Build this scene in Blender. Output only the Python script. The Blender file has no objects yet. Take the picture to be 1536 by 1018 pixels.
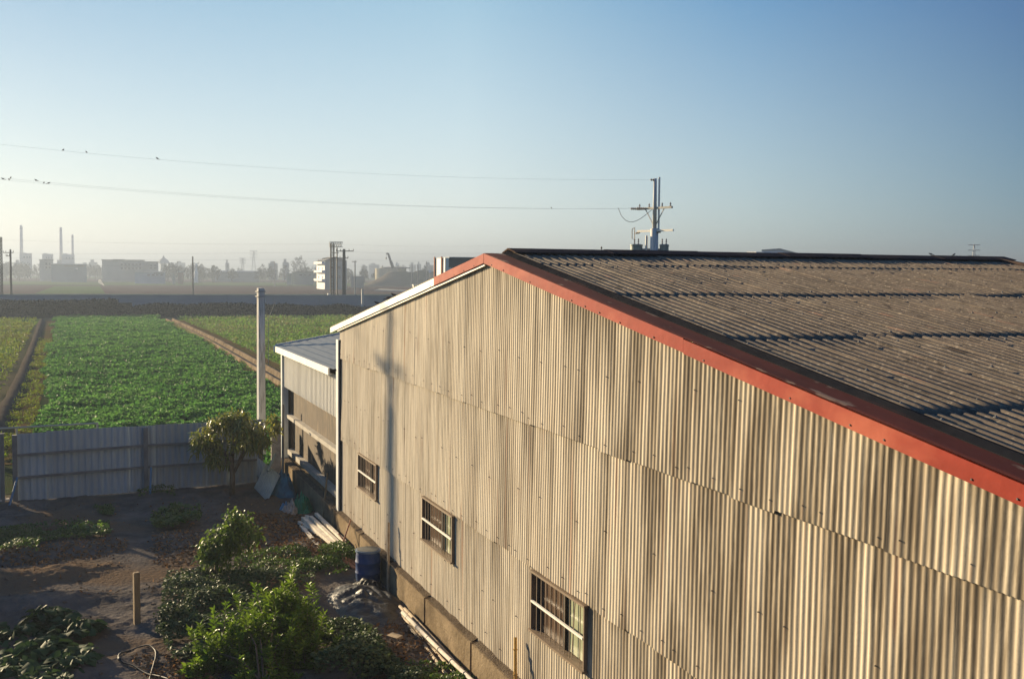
import bpy, math, random
import numpy as np
from mathutils import Vector, Matrix
random.seed(7); rng = np.random.default_rng(7)
scene = bpy.context.scene
COL = scene.collection
PI = math.pi

# ------------------------------------------------------------------ camera
YAW, PITCH, ROLL, F = 0.374213228, 0.0613021563, 0.00897646117, 1628.16955
CAM = np.array([0.0, -6.5, 7.3])
fw = np.array([-math.cos(YAW)*math.cos(PITCH), math.sin(YAW)*math.cos(PITCH), -math.sin(PITCH)])
ri = np.cross(fw, [0, 0, 1]); ri /= np.linalg.norm(ri)
up = np.cross(ri, fw)
ri, up = ri*math.cos(ROLL)+up*math.sin(ROLL), -ri*math.sin(ROLL)+up*math.cos(ROLL)
cd = bpy.data.cameras.new("camera"); cam = bpy.data.objects.new("camera", cd); COL.objects.link(cam)
cam.matrix_world = Matrix(((ri[0], up[0], -fw[0], CAM[0]), (ri[1], up[1], -fw[1], CAM[1]), (ri[2], up[2], -fw[2], CAM[2]), (0, 0, 0, 1)))
cd.sensor_width = 36; cd.lens = F*36/1536; cd.clip_end = 9000; cd.clip_start = 0.1
scene.camera = cam

def ray(px, py): return ri*(px-768)/F - up*(py-509)/F + fw
def at(px, py, dist): return CAM + ray(px, py)*dist          # a surveyed point: distance along the view axis
def gnd(px, py, z=0.0):
    v = ray(px, py); return CAM + v*((z-CAM[2])/v[2])
def proj(p):
    d = np.array(p)-CAM; z = d@fw; return 768+F*(d@ri)/z, 509-F*(d@up)/z
def wallpt(px, py, Y=0.0):
    v = ray(px, py); return CAM + v*((Y-CAM[1])/v[1])

# ------------------------------------------------------------------ sun and sky
SKYK = 3.55
SUN_AZ, SUN_EL = math.radians(26.1), math.radians(13.2)       # azimuth from -X towards -Y
SD = Vector((-math.cos(SUN_AZ)*math.cos(SUN_EL), -math.sin(SUN_AZ)*math.cos(SUN_EL), math.sin(SUN_EL)))
sl = bpy.data.lights.new("sun", 'SUN'); so = bpy.data.objects.new("sun", sl); COL.objects.link(so)
sl.energy = 5.0; sl.angle = math.radians(0.8); sl.color = (1.0, 0.79, 0.50)
so.rotation_euler = SD.to_track_quat('Z', 'Y').to_euler(); so.location = (-60, -40, 60)

w = bpy.data.worlds.new("World"); scene.world = w; w.use_nodes = True
nt = w.node_tree; bg = nt.nodes['Background']
sky = nt.nodes.new('ShaderNodeTexSky'); sky.sky_type = 'NISHITA'; sky.sun_disc = False
sky.sun_elevation = SUN_EL
sky.sun_rotation = math.atan2(SD.x, SD.y)
sky.altitude = 0; sky.air_density = 1.0; sky.dust_density = 0.6; sky.ozone_density = 3.0
# evening haze gradient of this sky (elevation and angle from the sun), laid over the physical sky
def srgb(*c): return tuple((x/255/12.92 if x/255 <= .04045 else ((x/255+.055)/1.055)**2.4) for x in c)
Lk = nt.links.new
def mth(op, a, b=None):
    n = nt.nodes.new('ShaderNodeMath'); n.operation = op
    for i, v in enumerate((a, b)):
        if v is None: continue
        if isinstance(v, (int, float)): n.inputs[i].default_value = v
        else: Lk(v, n.inputs[i])
    return n.outputs[0]
tcw = nt.nodes.new('ShaderNodeTexCoord'); sp = nt.nodes.new('ShaderNodeSeparateXYZ'); Lk(tcw.outputs['Generated'], sp.inputs[0])
hl = mth('SQRT', mth('ADD', mth('MULTIPLY', sp.outputs[0], sp.outputs[0]), mth('MULTIPLY', sp.outputs[1], sp.outputs[1])))
ca_ = mth('DIVIDE', mth('ADD', mth('MULTIPLY', sp.outputs[0], -math.cos(SUN_AZ)), mth('MULTIPLY', sp.outputs[1], -math.sin(SUN_AZ))), mth('MAXIMUM', hl, 1e-4))
ang = mth('DIVIDE', mth('ARCCOSINE', mth('MAXIMUM', mth('MINIMUM', ca_, 1.0), -1.0)), PI)      # 0 at the sun, 1 opposite
def ramp(fac, stops, interp='B_SPLINE'):
    r = nt.nodes.new('ShaderNodeValToRGB'); r.color_ramp.interpolation = interp; e = r.color_ramp.elements
    while len(e) < len(stops): e.new(.5)
    for k, (p, c) in zip(e, stops): k.position = p; k.color = (*c, 1)
    Lk(fac, r.inputs[0]); return r.outputs[0]
hor = ramp(ang, [(0, srgb(228, 226, 212)), (.12, srgb(224, 227, 218)), (.25, srgb(236, 240, 233)), (.33, srgb(196, 214, 212)), (.41, srgb(96, 142, 160)), (1, srgb(90, 122, 148))], 'LINEAR')
top = ramp(ang, [(0, srgb(100, 152, 184)), (.12, srgb(92, 146, 178)), (.25, srgb(132, 176, 198)), (.33, srgb(62, 128, 176)), (.41, srgb(0, 70, 134)), (1, srgb(20, 76, 140))], 'LINEAR')
def wmix(f, a, b):
    x = nt.nodes.new('ShaderNodeMix'); x.data_type = 'RGBA'
    if isinstance(f, float): x.inputs[0].default_value = f
    else: Lk(f, x.inputs[0])
    for s_, v in ((x.inputs[6], a), (x.inputs[7], b)):
        if isinstance(v, tuple): s_.default_value = (*v, 1)
        else: Lk(v, s_)
    return x.outputs[2]
mr = nt.nodes.new('ShaderNodeMapRange'); mr.inputs[1].default_value = .012; mr.inputs[2].default_value = .27; Lk(sp.outputs[2], mr.inputs[0])
mz = nt.nodes.new('ShaderNodeMapRange'); mz.inputs[1].default_value = .24; mz.inputs[2].default_value = .95; Lk(sp.outputs[2], mz.inputs[0])
grad = wmix(mz.outputs[0], wmix(mth('POWER', mr.outputs[0], .8), hor, top), srgb(60, 105, 165))
vm = nt.nodes.new('ShaderNodeVectorMath'); vm.operation = 'SCALE'; vm.inputs[3].default_value = SKYK; Lk(grad, vm.inputs[0])
Lk(wmix(0.12, vm.outputs[0], sky.outputs[0]), bg.inputs[0]); bg.inputs[1].default_value = 0.10

vs = scene.view_settings
vs.view_transform = 'Standard'; vs.look = 'None'; vs.gamma = 1; vs.exposure = 1.65
cy = scene.cycles
cy.max_bounces = 6; cy.diffuse_bounces = 3; cy.glossy_bounces = 2; cy.transmission_bounces = 4
cy.transparent_max_bounces = 8; cy.volume_bounces = 1

# ------------------------------------------------------------------ materials
def node(nt, t, **kw):
    n = nt.nodes.new(t)
    for k, v in kw.items(): setattr(n, k, v)
    return n
def M(name, c1, c2=None, scale=3.0, rough=0.8, c3=None, scale3=0.6, bump=0.0, bscale=30.0, stretch=(1, 1, 1),
      metal=0.0, spec=0.3, transl=0.0, tint=None, thr=(0.35, 0.65), thr3=(0.5, 0.7)):
    m = bpy.data.materials.new(name); m.use_nodes = True
    nt = m.node_tree; p = nt.nodes['Principled BSDF']; L = nt.links.new
    p.inputs['Roughness'].default_value = rough; p.inputs['Metallic'].default_value = metal
    p.inputs['Specular IOR Level'].default_value = spec
    c2 = c2 or tuple(x*0.75 for x in c1)
    tc = node(nt, 'ShaderNodeTexCoord'); mp = node(nt, 'ShaderNodeMapping'); mp.inputs['Scale'].default_value = stretch
    L(tc.outputs['Object'], mp.inputs[0])
    n1 = node(nt, 'ShaderNodeTexNoise'); n1.inputs['Scale'].default_value = scale; n1.inputs['Detail'].default_value = 6
    n1.inputs['Roughness'].default_value = 0.65
    L(mp.outputs[0], n1.inputs['Vector'])
    def ramp(src, a, b):
        r = node(nt, 'ShaderNodeMapRange'); r.inputs[1].default_value = a; r.inputs[2].default_value = b
        L(src, r.inputs[0]); return r.outputs[0]
    def mix(f, A, B, blend='MIX'):
        x = node(nt, 'ShaderNodeMix', data_type='RGBA', blend_type=blend)
        if isinstance(f, float): x.inputs[0].default_value = f
        else: L(f, x.inputs[0])
        for s, v in ((x.inputs[6], A), (x.inputs[7], B)):
            if isinstance(v, tuple): s.default_value = (*v, 1)
            else: L(v, s)
        return x.outputs[2]
    col = mix(ramp(n1.outputs[0], *thr), c1, c2)
    if c3:
        n3 = node(nt, 'ShaderNodeTexNoise'); n3.inputs['Scale'].default_value = scale3; n3.inputs['Detail'].default_value = 5
        L(mp.outputs[0], n3.inputs['Vector'])
        col = mix(ramp(n3.outputs[0], *thr3), col, c3)
    if tint:   # per-piece variation carried by the mesh
        a = node(nt, 'ShaderNodeAttribute'); a.attribute_name = 'tint'
        col = mix(a.outputs['Fac'], col, tint)
    L(col, p.inputs['Base Color'])
    if bump:
        b = node(nt, 'ShaderNodeBump'); b.inputs['Strength'].default_value = bump; b.inputs['Distance'].default_value = 0.05
        nb = node(nt, 'ShaderNodeTexNoise'); nb.inputs['Scale'].default_value = bscale; nb.inputs['Detail'].default_value = 5
        L(tc.outputs['Object'], nb.inputs['Vector']); L(nb.outputs[0], b.inputs['Height']); L(b.outputs[0], p.inputs['Normal'])
    if transl:
        t = node(nt, 'ShaderNodeBsdfTranslucent'); L(col, t.inputs[0])
        ms = node(nt, 'ShaderNodeMixShader'); ms.inputs[0].default_value = transl
        L(p.outputs[0], ms.inputs[1]); L(t.outputs[0], ms.inputs[2]); L(ms.outputs[0], nt.nodes['Material Output'].inputs[0])
    m['col'] = 1
    return m

MT = dict(
  ridge=M('weathered ridge capping', (.055, .042, .04), (.035, .032, .036), 2.5, .9, spec=.0, c3=(.09, .06, .045), scale3=1.2),
  soil=M('yard soil', (.115, .102, .092), (.062, .055, .050), 1.2, .95, c3=(.11, .08, .055), scale3=.35, thr3=(.5, .62), bump=.9, bscale=9, spec=0.0),
  earth=M('open farmland', (.10, .085, .055), (.065, .075, .03), .02, 1, c3=(.07, .09, .03), scale3=.006, spec=0.0),
  cropbase=M('dark green crop soil', (.03, .055, .02), (.05, .05, .025), .6, 1, bump=.5, spec=0.0),  # dark green base under the crop plants
  weedbase=M('weedy field', (.12, .185, .03), (.09, .155, .022), .12, 1, c3=(.17, .11, .06), scale3=.06, bump=.5, spec=0.0),
  brownfield=M('ploughed field', (.075, .048, .04), (.055, .036, .03), .03, 1, stretch=(1, .1, 1), spec=0.0),
  greenfield=M('green field', (.075, .11, .035), (.055, .085, .025), .03, 1, stretch=(1, .1, 1), spec=0.0),
  darkfield=M('dark hedgerow field', (.035, .045, .03), (.05, .05, .035), .05, 1, spec=0.0),
  bank=M('field bank earth', (.085, .073, .058), (.06, .05, .04), 1.5, 1, bump=.6, spec=0.0),
  verge=M('reddish bare verge', (.105, .06, .032), (.07, .07, .022), .5, 1, bump=.5, spec=0.0),
  concrete=M('weathered concrete', (.36, .33, .28), (.25, .225, .19), 2.5, .9, bump=.2),
  plinth=M('dirty plinth render', (.25, .195, .13), (.15, .115, .075), 1.1, .95, c3=(.07, .055, .04), scale3=.9, thr3=(.5, .75), bump=.4, bscale=14, spec=0.0),
  dust=M('dirt on the ledge', (.07, .055, .04), (.12, .095, .07), 5, 1, bump=.8, spec=0.0),
  red=M('red painted flashing', (.25, .033, .020), (.205, .027, .016), 5, .7, spec=.08, c3=(.34, .085, .05), scale3=1.7, bump=.12, bscale=5, stretch=(.5, 1, 1)),
  maroon=M('oxidised top flashing', (.15, .036, .022), (.085, .022, .015), 1.6, .85, spec=.08, c3=(.27, .165, .105), scale3=3.2, thr3=(.60, .64), stretch=(.45, 1.3, 1)),
  white=M('white painted metal', (.78, .75, .68), (.68, .64, .57), 1.5, .5),
  trim=M('pale galvanised trim', (.52, .55, .55), (.42, .45, .46), 2, .5),
  edge=M('dark roof edge strip', (.014, .015, .018), (.026, .026, .028), 2, .9, spec=.0),  # near black to paint in the shadow along the roof sheet edges
  leanroof=M('grey lean-to roof', (.105, .12, .135), (.075, .085, .10), 1.5, .5, stretch=(1, 6, 1)),
  leanwall=M('galvanised cladding', (.70, .69, .64), (.60, .59, .55), 1.6, .6, stretch=(3, 3, .6), tint=(.50, .48, .43)),
  brownwall=M('brown stained sheet', (.09, .065, .042), (.05, .037, .025), 1.4, .95, c3=(.14, .10, .06), scale3=2.2, thr3=(.5, .72), stretch=(3, 3, .7), bump=.2),
  fence=M('grey fence sheet', (.36, .42, .455), (.28, .33, .355), 1.2, .7, stretch=(1, 3, .5), tint=(.27, .30, .31)),
  rail=M('rusty fence rail', (.17, .175, .175), (.12, .12, .12), 3, .8),
  bluepipe=M('blue plastic pipe', (.06, .17, .28), (.05, .13, .22), 3, .5),
  barrel=M('blue plastic', (.013, .045, .16), (.01, .032, .11), 3, .5, spec=.2, c3=(.03, .06, .13), scale3=2),
  lid=M('dusty barrel lid', (.10, .10, .085), (.05, .055, .055), 6, .8),
  rim=M('pale barrel rim', (.12, .17, .24), (.08, .12, .18), 5, .5),
  net=M('green net', (.02, .22, .10), (.01, .12, .055), 9, .6, bump=.8, bscale=40),
  bluetarp=M('blue tarpaulin', (.03, .16, .24), (.02, .09, .14), 4, .6, bump=.5, bscale=10),
  sack=M('grey sacking', (.42, .36, .30), (.20, .17, .15), 6, .9, bump=.6),
  oldsheet=M('weathered grey green sheet', (.34, .40, .37), (.24, .29, .27), 2.5, .6),
  paletimber=M('whitewashed timber', (.62, .57, .48), (.42, .37, .30), 6, .8, stretch=(1, 1, 1)),
  bamboo=M('weathered bamboo', (.40, .31, .20), (.25, .185, .115), 5, .7),
  yellowbamboo=M('yellow bamboo', (.62, .36, .07), (.48, .26, .05), 6, .5),
  wood=M('old wood', (.27, .19, .10), (.17, .115, .06), 5, .85, bump=.3, stretch=(3, 3, .6)),
  redwood=M('reddish cane', (.28, .13, .07), (.18, .08, .05), 5, .8),
  plastic=M('black plastic sheet', (.012, .012, .014), (.03, .03, .033), 5, .5, spec=.25, bump=.4, bscale=12),
  clear=M('crumpled clear plastic', (.022, .022, .023), (.010, .010, .011), 7, .55, spec=.1, bump=.4, bscale=14),
  hose=M('black rubber hose', (.02, .021, .024), (.035, .035, .038), 6, .6, spec=.15),
  dryleaf=M('dry fallen leaves', (.30, .165, .065), (.18, .09, .04), 4, .9, tint=(.10, .06, .035), spec=0.0),
  rubble=M('rubble', (.22, .18, .14), (.13, .10, .08), 8, .95, tint=(.10, .08, .065), spec=0.0),
  bark=M('bark', (.17, .13, .085), (.10, .075, .05), 9, .9, bump=.5),
  mango=M('mango leaves', (.11, .16, .022), (.07, .115, .016), 2, .45, spec=.4, transl=.35, tint=(.30, .27, .05)),
  sapling=M('sapling leaves', (.065, .125, .014), (.045, .09, .012), 2, .45, spec=.3, transl=.4, tint=(.15, .21, .03)),
  bush=M('bright bush leaves', (.065, .14, .010), (.045, .105, .009), 2, .45, spec=.25, transl=.4, tint=(.16, .235, .022)),
  vine=M('dark vine leaves', (.028, .06, .015), (.018, .042, .012), 2, .6, spec=.15, transl=.22, tint=(.085, .11, .045)),
  taro=M('big dark leaves', (.024, .055, .014), (.018, .042, .014), 2, .6, spec=.08, transl=.25, tint=(.05, .085, .03)),
  grass=M('low green weeds', (.05, .105, .014), (.035, .08, .012), 2, .6, transl=.3, tint=(.085, .125, .02)),
  lime=M('lime seedlings', (.16, .27, .03), (.11, .22, .02), 2, .5, transl=.4, tint=(.2, .3, .06)),
  crop=M('crop leaves', (.062, .185, .034), (.046, .14, .026), .25, .6, spec=.05, transl=.38, tint=(.13, .27, .06)),
  weed=M('weed leaves', (.18, .33, .04), (.13, .27, .03), .12, .7, transl=.3, tint=(.19, .18, .07)),
  yweed=M('yellow green weeds', (.21, .28, .012), (.14, .23, .010), .12, .7, transl=.3, tint=(.15, .14, .02)),
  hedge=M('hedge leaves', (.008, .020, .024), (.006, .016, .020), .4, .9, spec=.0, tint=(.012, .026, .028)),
  railwall=M('railway concrete wall', (.24, .30, .34), (.19, .245, .29), .15, .9, stretch=(1, 1, 3), spec=0.0),
  fartree=M('distant foliage', (.045, .06, .03), (.03, .042, .022), .1, 1, tint=(.07, .08, .045)),
  pole=M('concrete pole', (.62, .60, .56), (.48, .46, .42), 2.5, .85, c3=(.30, .28, .25), scale3=3, thr3=(.52, .7), stretch=(4, 4, .5)),
  steel=M('galvanised steel', (.30, .30, .29), (.22, .22, .215), 3, .55, metal=.3),
  darksteel=M('dark weathered steel', (.09, .085, .075), (.06, .056, .05), 3, .7),
  transf=M('grey green enamel', (.20, .25, .24), (.15, .19, .185), 3, .5),
  porcelain=M('porcelain', (.32, .27, .23), (.2, .16, .14), 10, .3),
  wire=M('wire', (.16, .155, .15), (.12, .12, .12), 1, .6),
  bird=M('bird', (.045, .04, .04), (.03, .028, .028), 9, .8),
  glassbrown=M('brown shutter pane', (.115, .075, .05), (.085, .055, .038), 1.5, .25, spec=.5, stretch=(4, 1, .4)),
  glassgreen=M('pale green window glass', (.36, .38, .25), (.27, .30, .20), 2, .2, spec=.5),
  winframe=M('brown window frame', (.20, .145, .095), (.14, .10, .065), 4, .6),
  winbar=M('thin rusty bars', (.26, .20, .14), (.18, .13, .09), 4, .6),
  darkroom=M('dark jamb', (.03, .025, .02), (.02, .016, .013), 3, .9),
  bwhite=M('white wall', (.78, .76, .72), (.70, .68, .64), .4, .8),
  bgrey=M('grey wall', (.26, .29, .31), (.21, .235, .26), .2, .9),
  bdark=M('dark slate cladding', (.13, .14, .14), (.10, .105, .11), .2, .9),
  bblue=M('blue cladding', (.09, .20, .28), (.07, .16, .23), .2, .8),
  bpaleblue=M('pale blue cladding', (.30, .42, .52), (.25, .36, .46), .2, .7),
  bred=M('rust red panel', (.32, .14, .09), (.25, .11, .07), .2, .9),
  bteal=M('grey teal wall', (.20, .25, .26), (.16, .205, .215), .2, .9),
  bbeige=M('beige render', (.48, .44, .34), (.40, .36, .28), .2, .9, spec=0.0),
  bglass=M('dark window glass', (.05, .05, .055), (.035, .035, .04), 1, .25, spec=.5),
  chim=M('haze-paled concrete', (.62, .61, .59), (.54, .53, .52), .02, .9),  # lightened so that haze fading is painted into the power station
  mound=M('spoil heap earth', (.135, .105, .075), (.09, .075, .05), .06, 1, c3=(.07, .08, .04), scale3=.03, bump=.3, bscale=1, spec=0.0),
)

def wall_material(name, lights, stain, rust, vert=True, bumpy=.15):
    """old corrugated sheet: per-sheet tone, long streaks along the corrugation, stains and rust runs"""
    m = bpy.data.materials.new(name); m.use_nodes = True
    nt = m.node_tree; p = nt.nodes['Principled BSDF']; L = nt.links.new
    p.inputs['Roughness'].default_value = .8; p.inputs['Specular IOR Level'].default_value = .1
    tc = node(nt, 'ShaderNodeTexCoord')
    def noise(sc, stretch, det=6, rough=.65):
        mp = node(nt, 'ShaderNodeMapping'); mp.inputs['Scale'].default_value = stretch
        L(tc.outputs['Object'], mp.inputs[0])
        n = node(nt, 'ShaderNodeTexNoise'); n.inputs['Scale'].default_value = sc; n.inputs['Detail'].default_value = det
        n.inputs['Roughness'].default_value = rough
        L(mp.outputs[0], n.inputs['Vector']); return n.outputs[0]
    def rmp(src, a, b, lo=0., hi=1.):
        r = node(nt, 'ShaderNodeMapRange'); r.interpolation_type = 'SMOOTHSTEP'
        for i, v in enumerate((a, b, lo, hi)): r.inputs[i+1].default_value = v
        L(src, r.inputs[0]); return r.outputs[0]
    def mul(a, b):
        x = node(nt, 'ShaderNodeMath', operation='MULTIPLY'); L(a, x.inputs[0])
        if isinstance(b, float): x.inputs[1].default_value = b
        else: L(b, x.inputs[1])
        return x.outputs[0]
    def mix(f, A, B, blend='MIX'):
        x = node(nt, 'ShaderNodeMix', data_type='RGBA', blend_type=blend); L(f, x.inputs[0])
        for s, v in ((x.inputs[6], A), (x.inputs[7], B)):
            if isinstance(v, tuple): s.default_value = (*v, 1)
            else: L(v, s)
        return x.outputs[2]
    along = (1, 1, .10) if vert else (.10, 1, 1)
    fine = (1, 1, .03) if vert else (.06, 1, 1)
    blot = (1, 1, .35) if vert else (.35, 1, 1)
    at_ = node(nt, 'ShaderNodeAttribute'); at_.attribute_name = 'tint'
    c = mix(at_.outputs['Fac'], lights[0], lights[1])
    c = mix(rmp(noise(7.0, along), .40, .62), c, lights[2])
    c = mix(mul(rmp(noise(14., fine), .46, .66), .55), c, stain)
    c = mix(mul(rmp(noise(.8, blot, 7), .54, .72), .45), c, stain)
    c = mix(mul(rmp(noise(3.2, along, 3), .62, .72), .45), c, stain)
    c = mix(mul(rmp(noise(5.1, fine, 2), .66, .70), .6), c, rust)
    c = mix(mul(rmp(noise(38., (1, 1, 1), 3), .52, .72), .45), c, tuple(x*.6 for x in lights[2]))
    if not vert:
        c = mix(mul(rmp(noise(26., (.5, 1, 1), 4), .55, .66), .8), c, tuple(x*1.7 for x in lights[0])); c = mix(mul(rmp(noise(5., (.5, 1, 1), 7, .75), .56, .66), .85), c, tuple(x*.7 for x in stain))
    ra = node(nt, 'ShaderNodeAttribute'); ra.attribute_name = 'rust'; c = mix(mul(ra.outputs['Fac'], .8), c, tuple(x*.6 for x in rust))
    ga = node(nt, 'ShaderNodeAttribute'); ga.attribute_name = 'grime_falloff'  # run-off stains with the near-end light falloff mixed in
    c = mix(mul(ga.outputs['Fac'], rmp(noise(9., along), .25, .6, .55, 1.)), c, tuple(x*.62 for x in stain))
    L(c, p.inputs['Base Color'])
    b = node(nt, 'ShaderNodeBump'); b.inputs['Strength'].default_value = bumpy; b.inputs['Distance'].default_value = .03
    L(noise(6., blot), b.inputs['Height']); L(b.outputs[0], p.inputs['Normal'])
    return m
MT['cladding'] = wall_material('old corrugated wall sheet', ((.74, .65, .505), (.60, .51, .385), (.68, .605, .475)), (.18, .14, .095), (.36, .15, .075))
MT['roofing'] = wall_material('old corrugated roof sheet', ((.165, .135, .10), (.125, .102, .078), (.15, .118, .088)), (.05, .04, .032), (.22, .13, .09), vert=False, bumpy=.5)

# ------------------------------------------------------------------ mesh helpers
class MB:
    """collects shapes for ONE mesh object"""
    def __init__(s): s.v = []; s.f = []; s.t = []
    def add(s, vs, fs, tint=0.0):
        o = len(s.v); s.v += [tuple(map(float, x)) for x in vs]; s.f += [tuple(i+o for i in f) for f in fs]; s.t += [tint]*len(vs)
    def box(s, c, d, rot=None, tint=0.0, taper=1.0):
        c = Vector(tuple(map(float, c))); d = [float(x)/2 for x in d]; R = rot or Matrix.Identity(3)
        vs = []
        for z in (-1, 1):
            k = taper if z > 0 else 1.0
            for x, y in ((-1, -1), (1, -1), (1, 1), (-1, 1)): vs.append(c + R @ Vector((x*d[0]*k, y*d[1]*k, z*d[2])))
        s.add(vs, [(0, 3, 2, 1), (4, 5, 6, 7), (0, 1, 5, 4), (1, 2, 6, 5), (2, 3, 7, 6), (3, 0, 4, 7)], tint)
    def bar(s, a, b, wd, ht=None, tint=0.0, roll=0.0):
        a = Vector(tuple(map(float, a))); b = Vector(tuple(map(float, b))); d = b-a
        R = d.to_track_quat('Z', 'Y').to_matrix() @ Matrix.Rotation(roll, 3, 'Z')
        s.box((a+b)/2, (wd, ht or wd, d.length), R, tint)
    def tube(s, pts, radii, seg=8, caps=True, tint=0.0):
        pts = [Vector(tuple(map(float, p))) for p in pts]
        if not hasattr(radii, '__len__'): radii = [radii]*len(pts)
        vs = []; n = len(pts)
        prev = None
        for i, p in enumerate(pts):
            d = (pts[min(i+1, n-1)] - pts[max(i-1, 0)]).normalized()
            if prev is None: u = d.orthogonal().normalized()
            else: u = (prev - d*prev.dot(d)).normalized()
            prev = u; v = d.cross(u)
            for k in range(seg):
                a = 2*PI*k/seg; vs.append(p + (u*math.cos(a)+v*math.sin(a))*radii[i])
        fs = [(i*seg+k, i*seg+(k+1) % seg, (i+1)*seg+(k+1) % seg, (i+1)*seg+k) for i in range(n-1) for k in range(seg)]
        if caps: fs += [tuple(range(seg))[::-1], tuple(range((n-1)*seg, n*seg))]
        s.add(vs, fs, tint)
    def lathe(s, c, prof, seg=24, tint=0.0):
        c = Vector(tuple(map(float, c))); vs = []
        for r, z in prof:
            for k in range(seg): vs.append(c + Vector((r*math.cos(2*PI*k/seg), r*math.sin(2*PI*k/seg), z)))
        n = len(prof)
        fs = [(i*seg+k, i*seg+(k+1) % seg, (i+1)*seg+(k+1) % seg, (i+1)*seg+k) for i in range(n-1) for k in range(seg)]
        fs += [tuple(range(seg))[::-1], tuple(range((n-1)*seg, n*seg))]
        s.add(vs, fs, tint)
    def prism(s, poly, a, b):
        """poly: list of 3d points, extruded by vector b-a"""
        e = Vector(tuple(map(float, b)))-Vector(tuple(map(float, a))); p = [Vector(tuple(map(float, q))) for q in poly]; n = len(p)
        s.add(p+[q+e for q in p], [tuple(range(n))[::-1], tuple(range(n, 2*n))]+[(i, (i+1) % n, n+(i+1) % n, n+i) for i in range(n)])
    def build(s, name, mat, parent=None, smooth=False, origin=None):
        me = bpy.data.meshes.new(name)
        o0 = Vector((0, 0, 0))
        if origin is not None: o0 = Vector(tuple(map(float, origin)))
        me.from_pydata([(x-o0.x, y-o0.y, z-o0.z) for x, y, z in s.v], [], s.f)
        at_ = me.attributes.new('tint', 'FLOAT', 'POINT'); at_.data.foreach_set('value', s.t)
        me.materials.append(MT[mat] if isinstance(mat, str) else mat)
        if smooth: me.polygons.foreach_set('use_smooth', [True]*len(me.polygons))
        me.update(); me.validate()
        o = bpy.data.objects.new(name, me); COL.objects.link(o); o.location = o0
        if parent is not None:
            o.parent = parent
            o.location = o0 - parent_loc(parent)
        return o
def parent_loc(p):
    l = Vector(p.location)
    while p.parent: p = p.parent; l += Vector(p.location)
    return l
def npmesh(name, V, Fc, mat, tint=None, parent=None, smooth=False):
    """fast mesh from numpy arrays (faces all of one size)"""
    me = bpy.data.meshes.new(name); k = Fc.shape[1]
    me.vertices.add(len(V)); me.vertices.foreach_set('co', np.ascontiguousarray(V, dtype=np.float32).ravel())
    me.loops.add(Fc.size); me.loops.foreach_set('vertex_index', np.ascontiguousarray(Fc, dtype=np.int32).ravel())
    me.polygons.add(len(Fc)); me.polygons.foreach_set('loop_start', np.arange(0, Fc.size, k, dtype=np.int32))
    at_ = me.attributes.new('tint', 'FLOAT', 'POINT')
    at_.data.foreach_set('value', np.zeros(len(V), np.float32) if tint is None else tint.astype(np.float32))
    me.materials.append(MT[mat] if isinstance(mat, str) else mat)
    if smooth: me.polygons.foreach_set('use_smooth', np.ones(len(Fc), bool))
    me.update(calc_edges=True); me.validate()
    o = bpy.data.objects.new(name, me); COL.objects.link(o)
    if parent is not None: o.parent = parent; o.location = -parent_loc(parent)
    return o
def tag(o, label, cat, group=None, kind=None):
    o['label'] = label; o['category'] = cat
    if group: o['group'] = group
    if kind: o['kind'] = kind
    return o
def thing(name, label, cat, loc, group=None):
    o = bpy.data.objects.new(name, None); COL.objects.link(o); o.location = Vector(tuple(map(float, loc))); o.empty_display_size = .3
    return tag(o, label, cat, group)
def struct(o, label=None):
    o['kind'] = 'structure'
    if label: o['label'] = label
    return o
def copy_thing(root, loc, label=None, rz=0.0, scale=None):
    def cp(o, par):
        c = o.copy(); COL.objects.link(c)
        if par is not None: c.parent = par
        for ch in [x for x in bpy.data.objects if x.parent == o]: cp(ch, c)
        return c
    c = cp(root, None); c.location = Vector(tuple(map(float, loc))); c.rotation_euler = (0, 0, rz)
    if scale: c.scale = scale
    if label: c['label'] = label
    return c

# smooth value noise for terrain and foliage
_P = rng.random((64, 64, 64)).astype(np.float32)
def vnoise(x, y, z=0.0):
    x, y, z = np.broadcast_arrays(np.asarray(x, float), np.asarray(y, float), np.asarray(z, float))
    xi, yi, zi = np.floor(x).astype(int), np.floor(y).astype(int), np.floor(z).astype(int)
    fx, fy, fz = x-xi, y-yi, z-zi
    fx, fy, fz = [t*t*(3-2*t) for t in (fx, fy, fz)]
    g = lambda a, b, c: _P[(xi+a) % 64, (yi+b) % 64, (zi+c) % 64]
    l = lambda a, b, t: a+(b-a)*t
    return l(l(l(g(0,0,0), g(1,0,0), fx), l(g(0,1,0), g(1,1,0), fx), fy), l(l(g(0,0,1), g(1,0,1), fx), l(g(0,1,1), g(1,1,1), fx), fy), fz)

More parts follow.
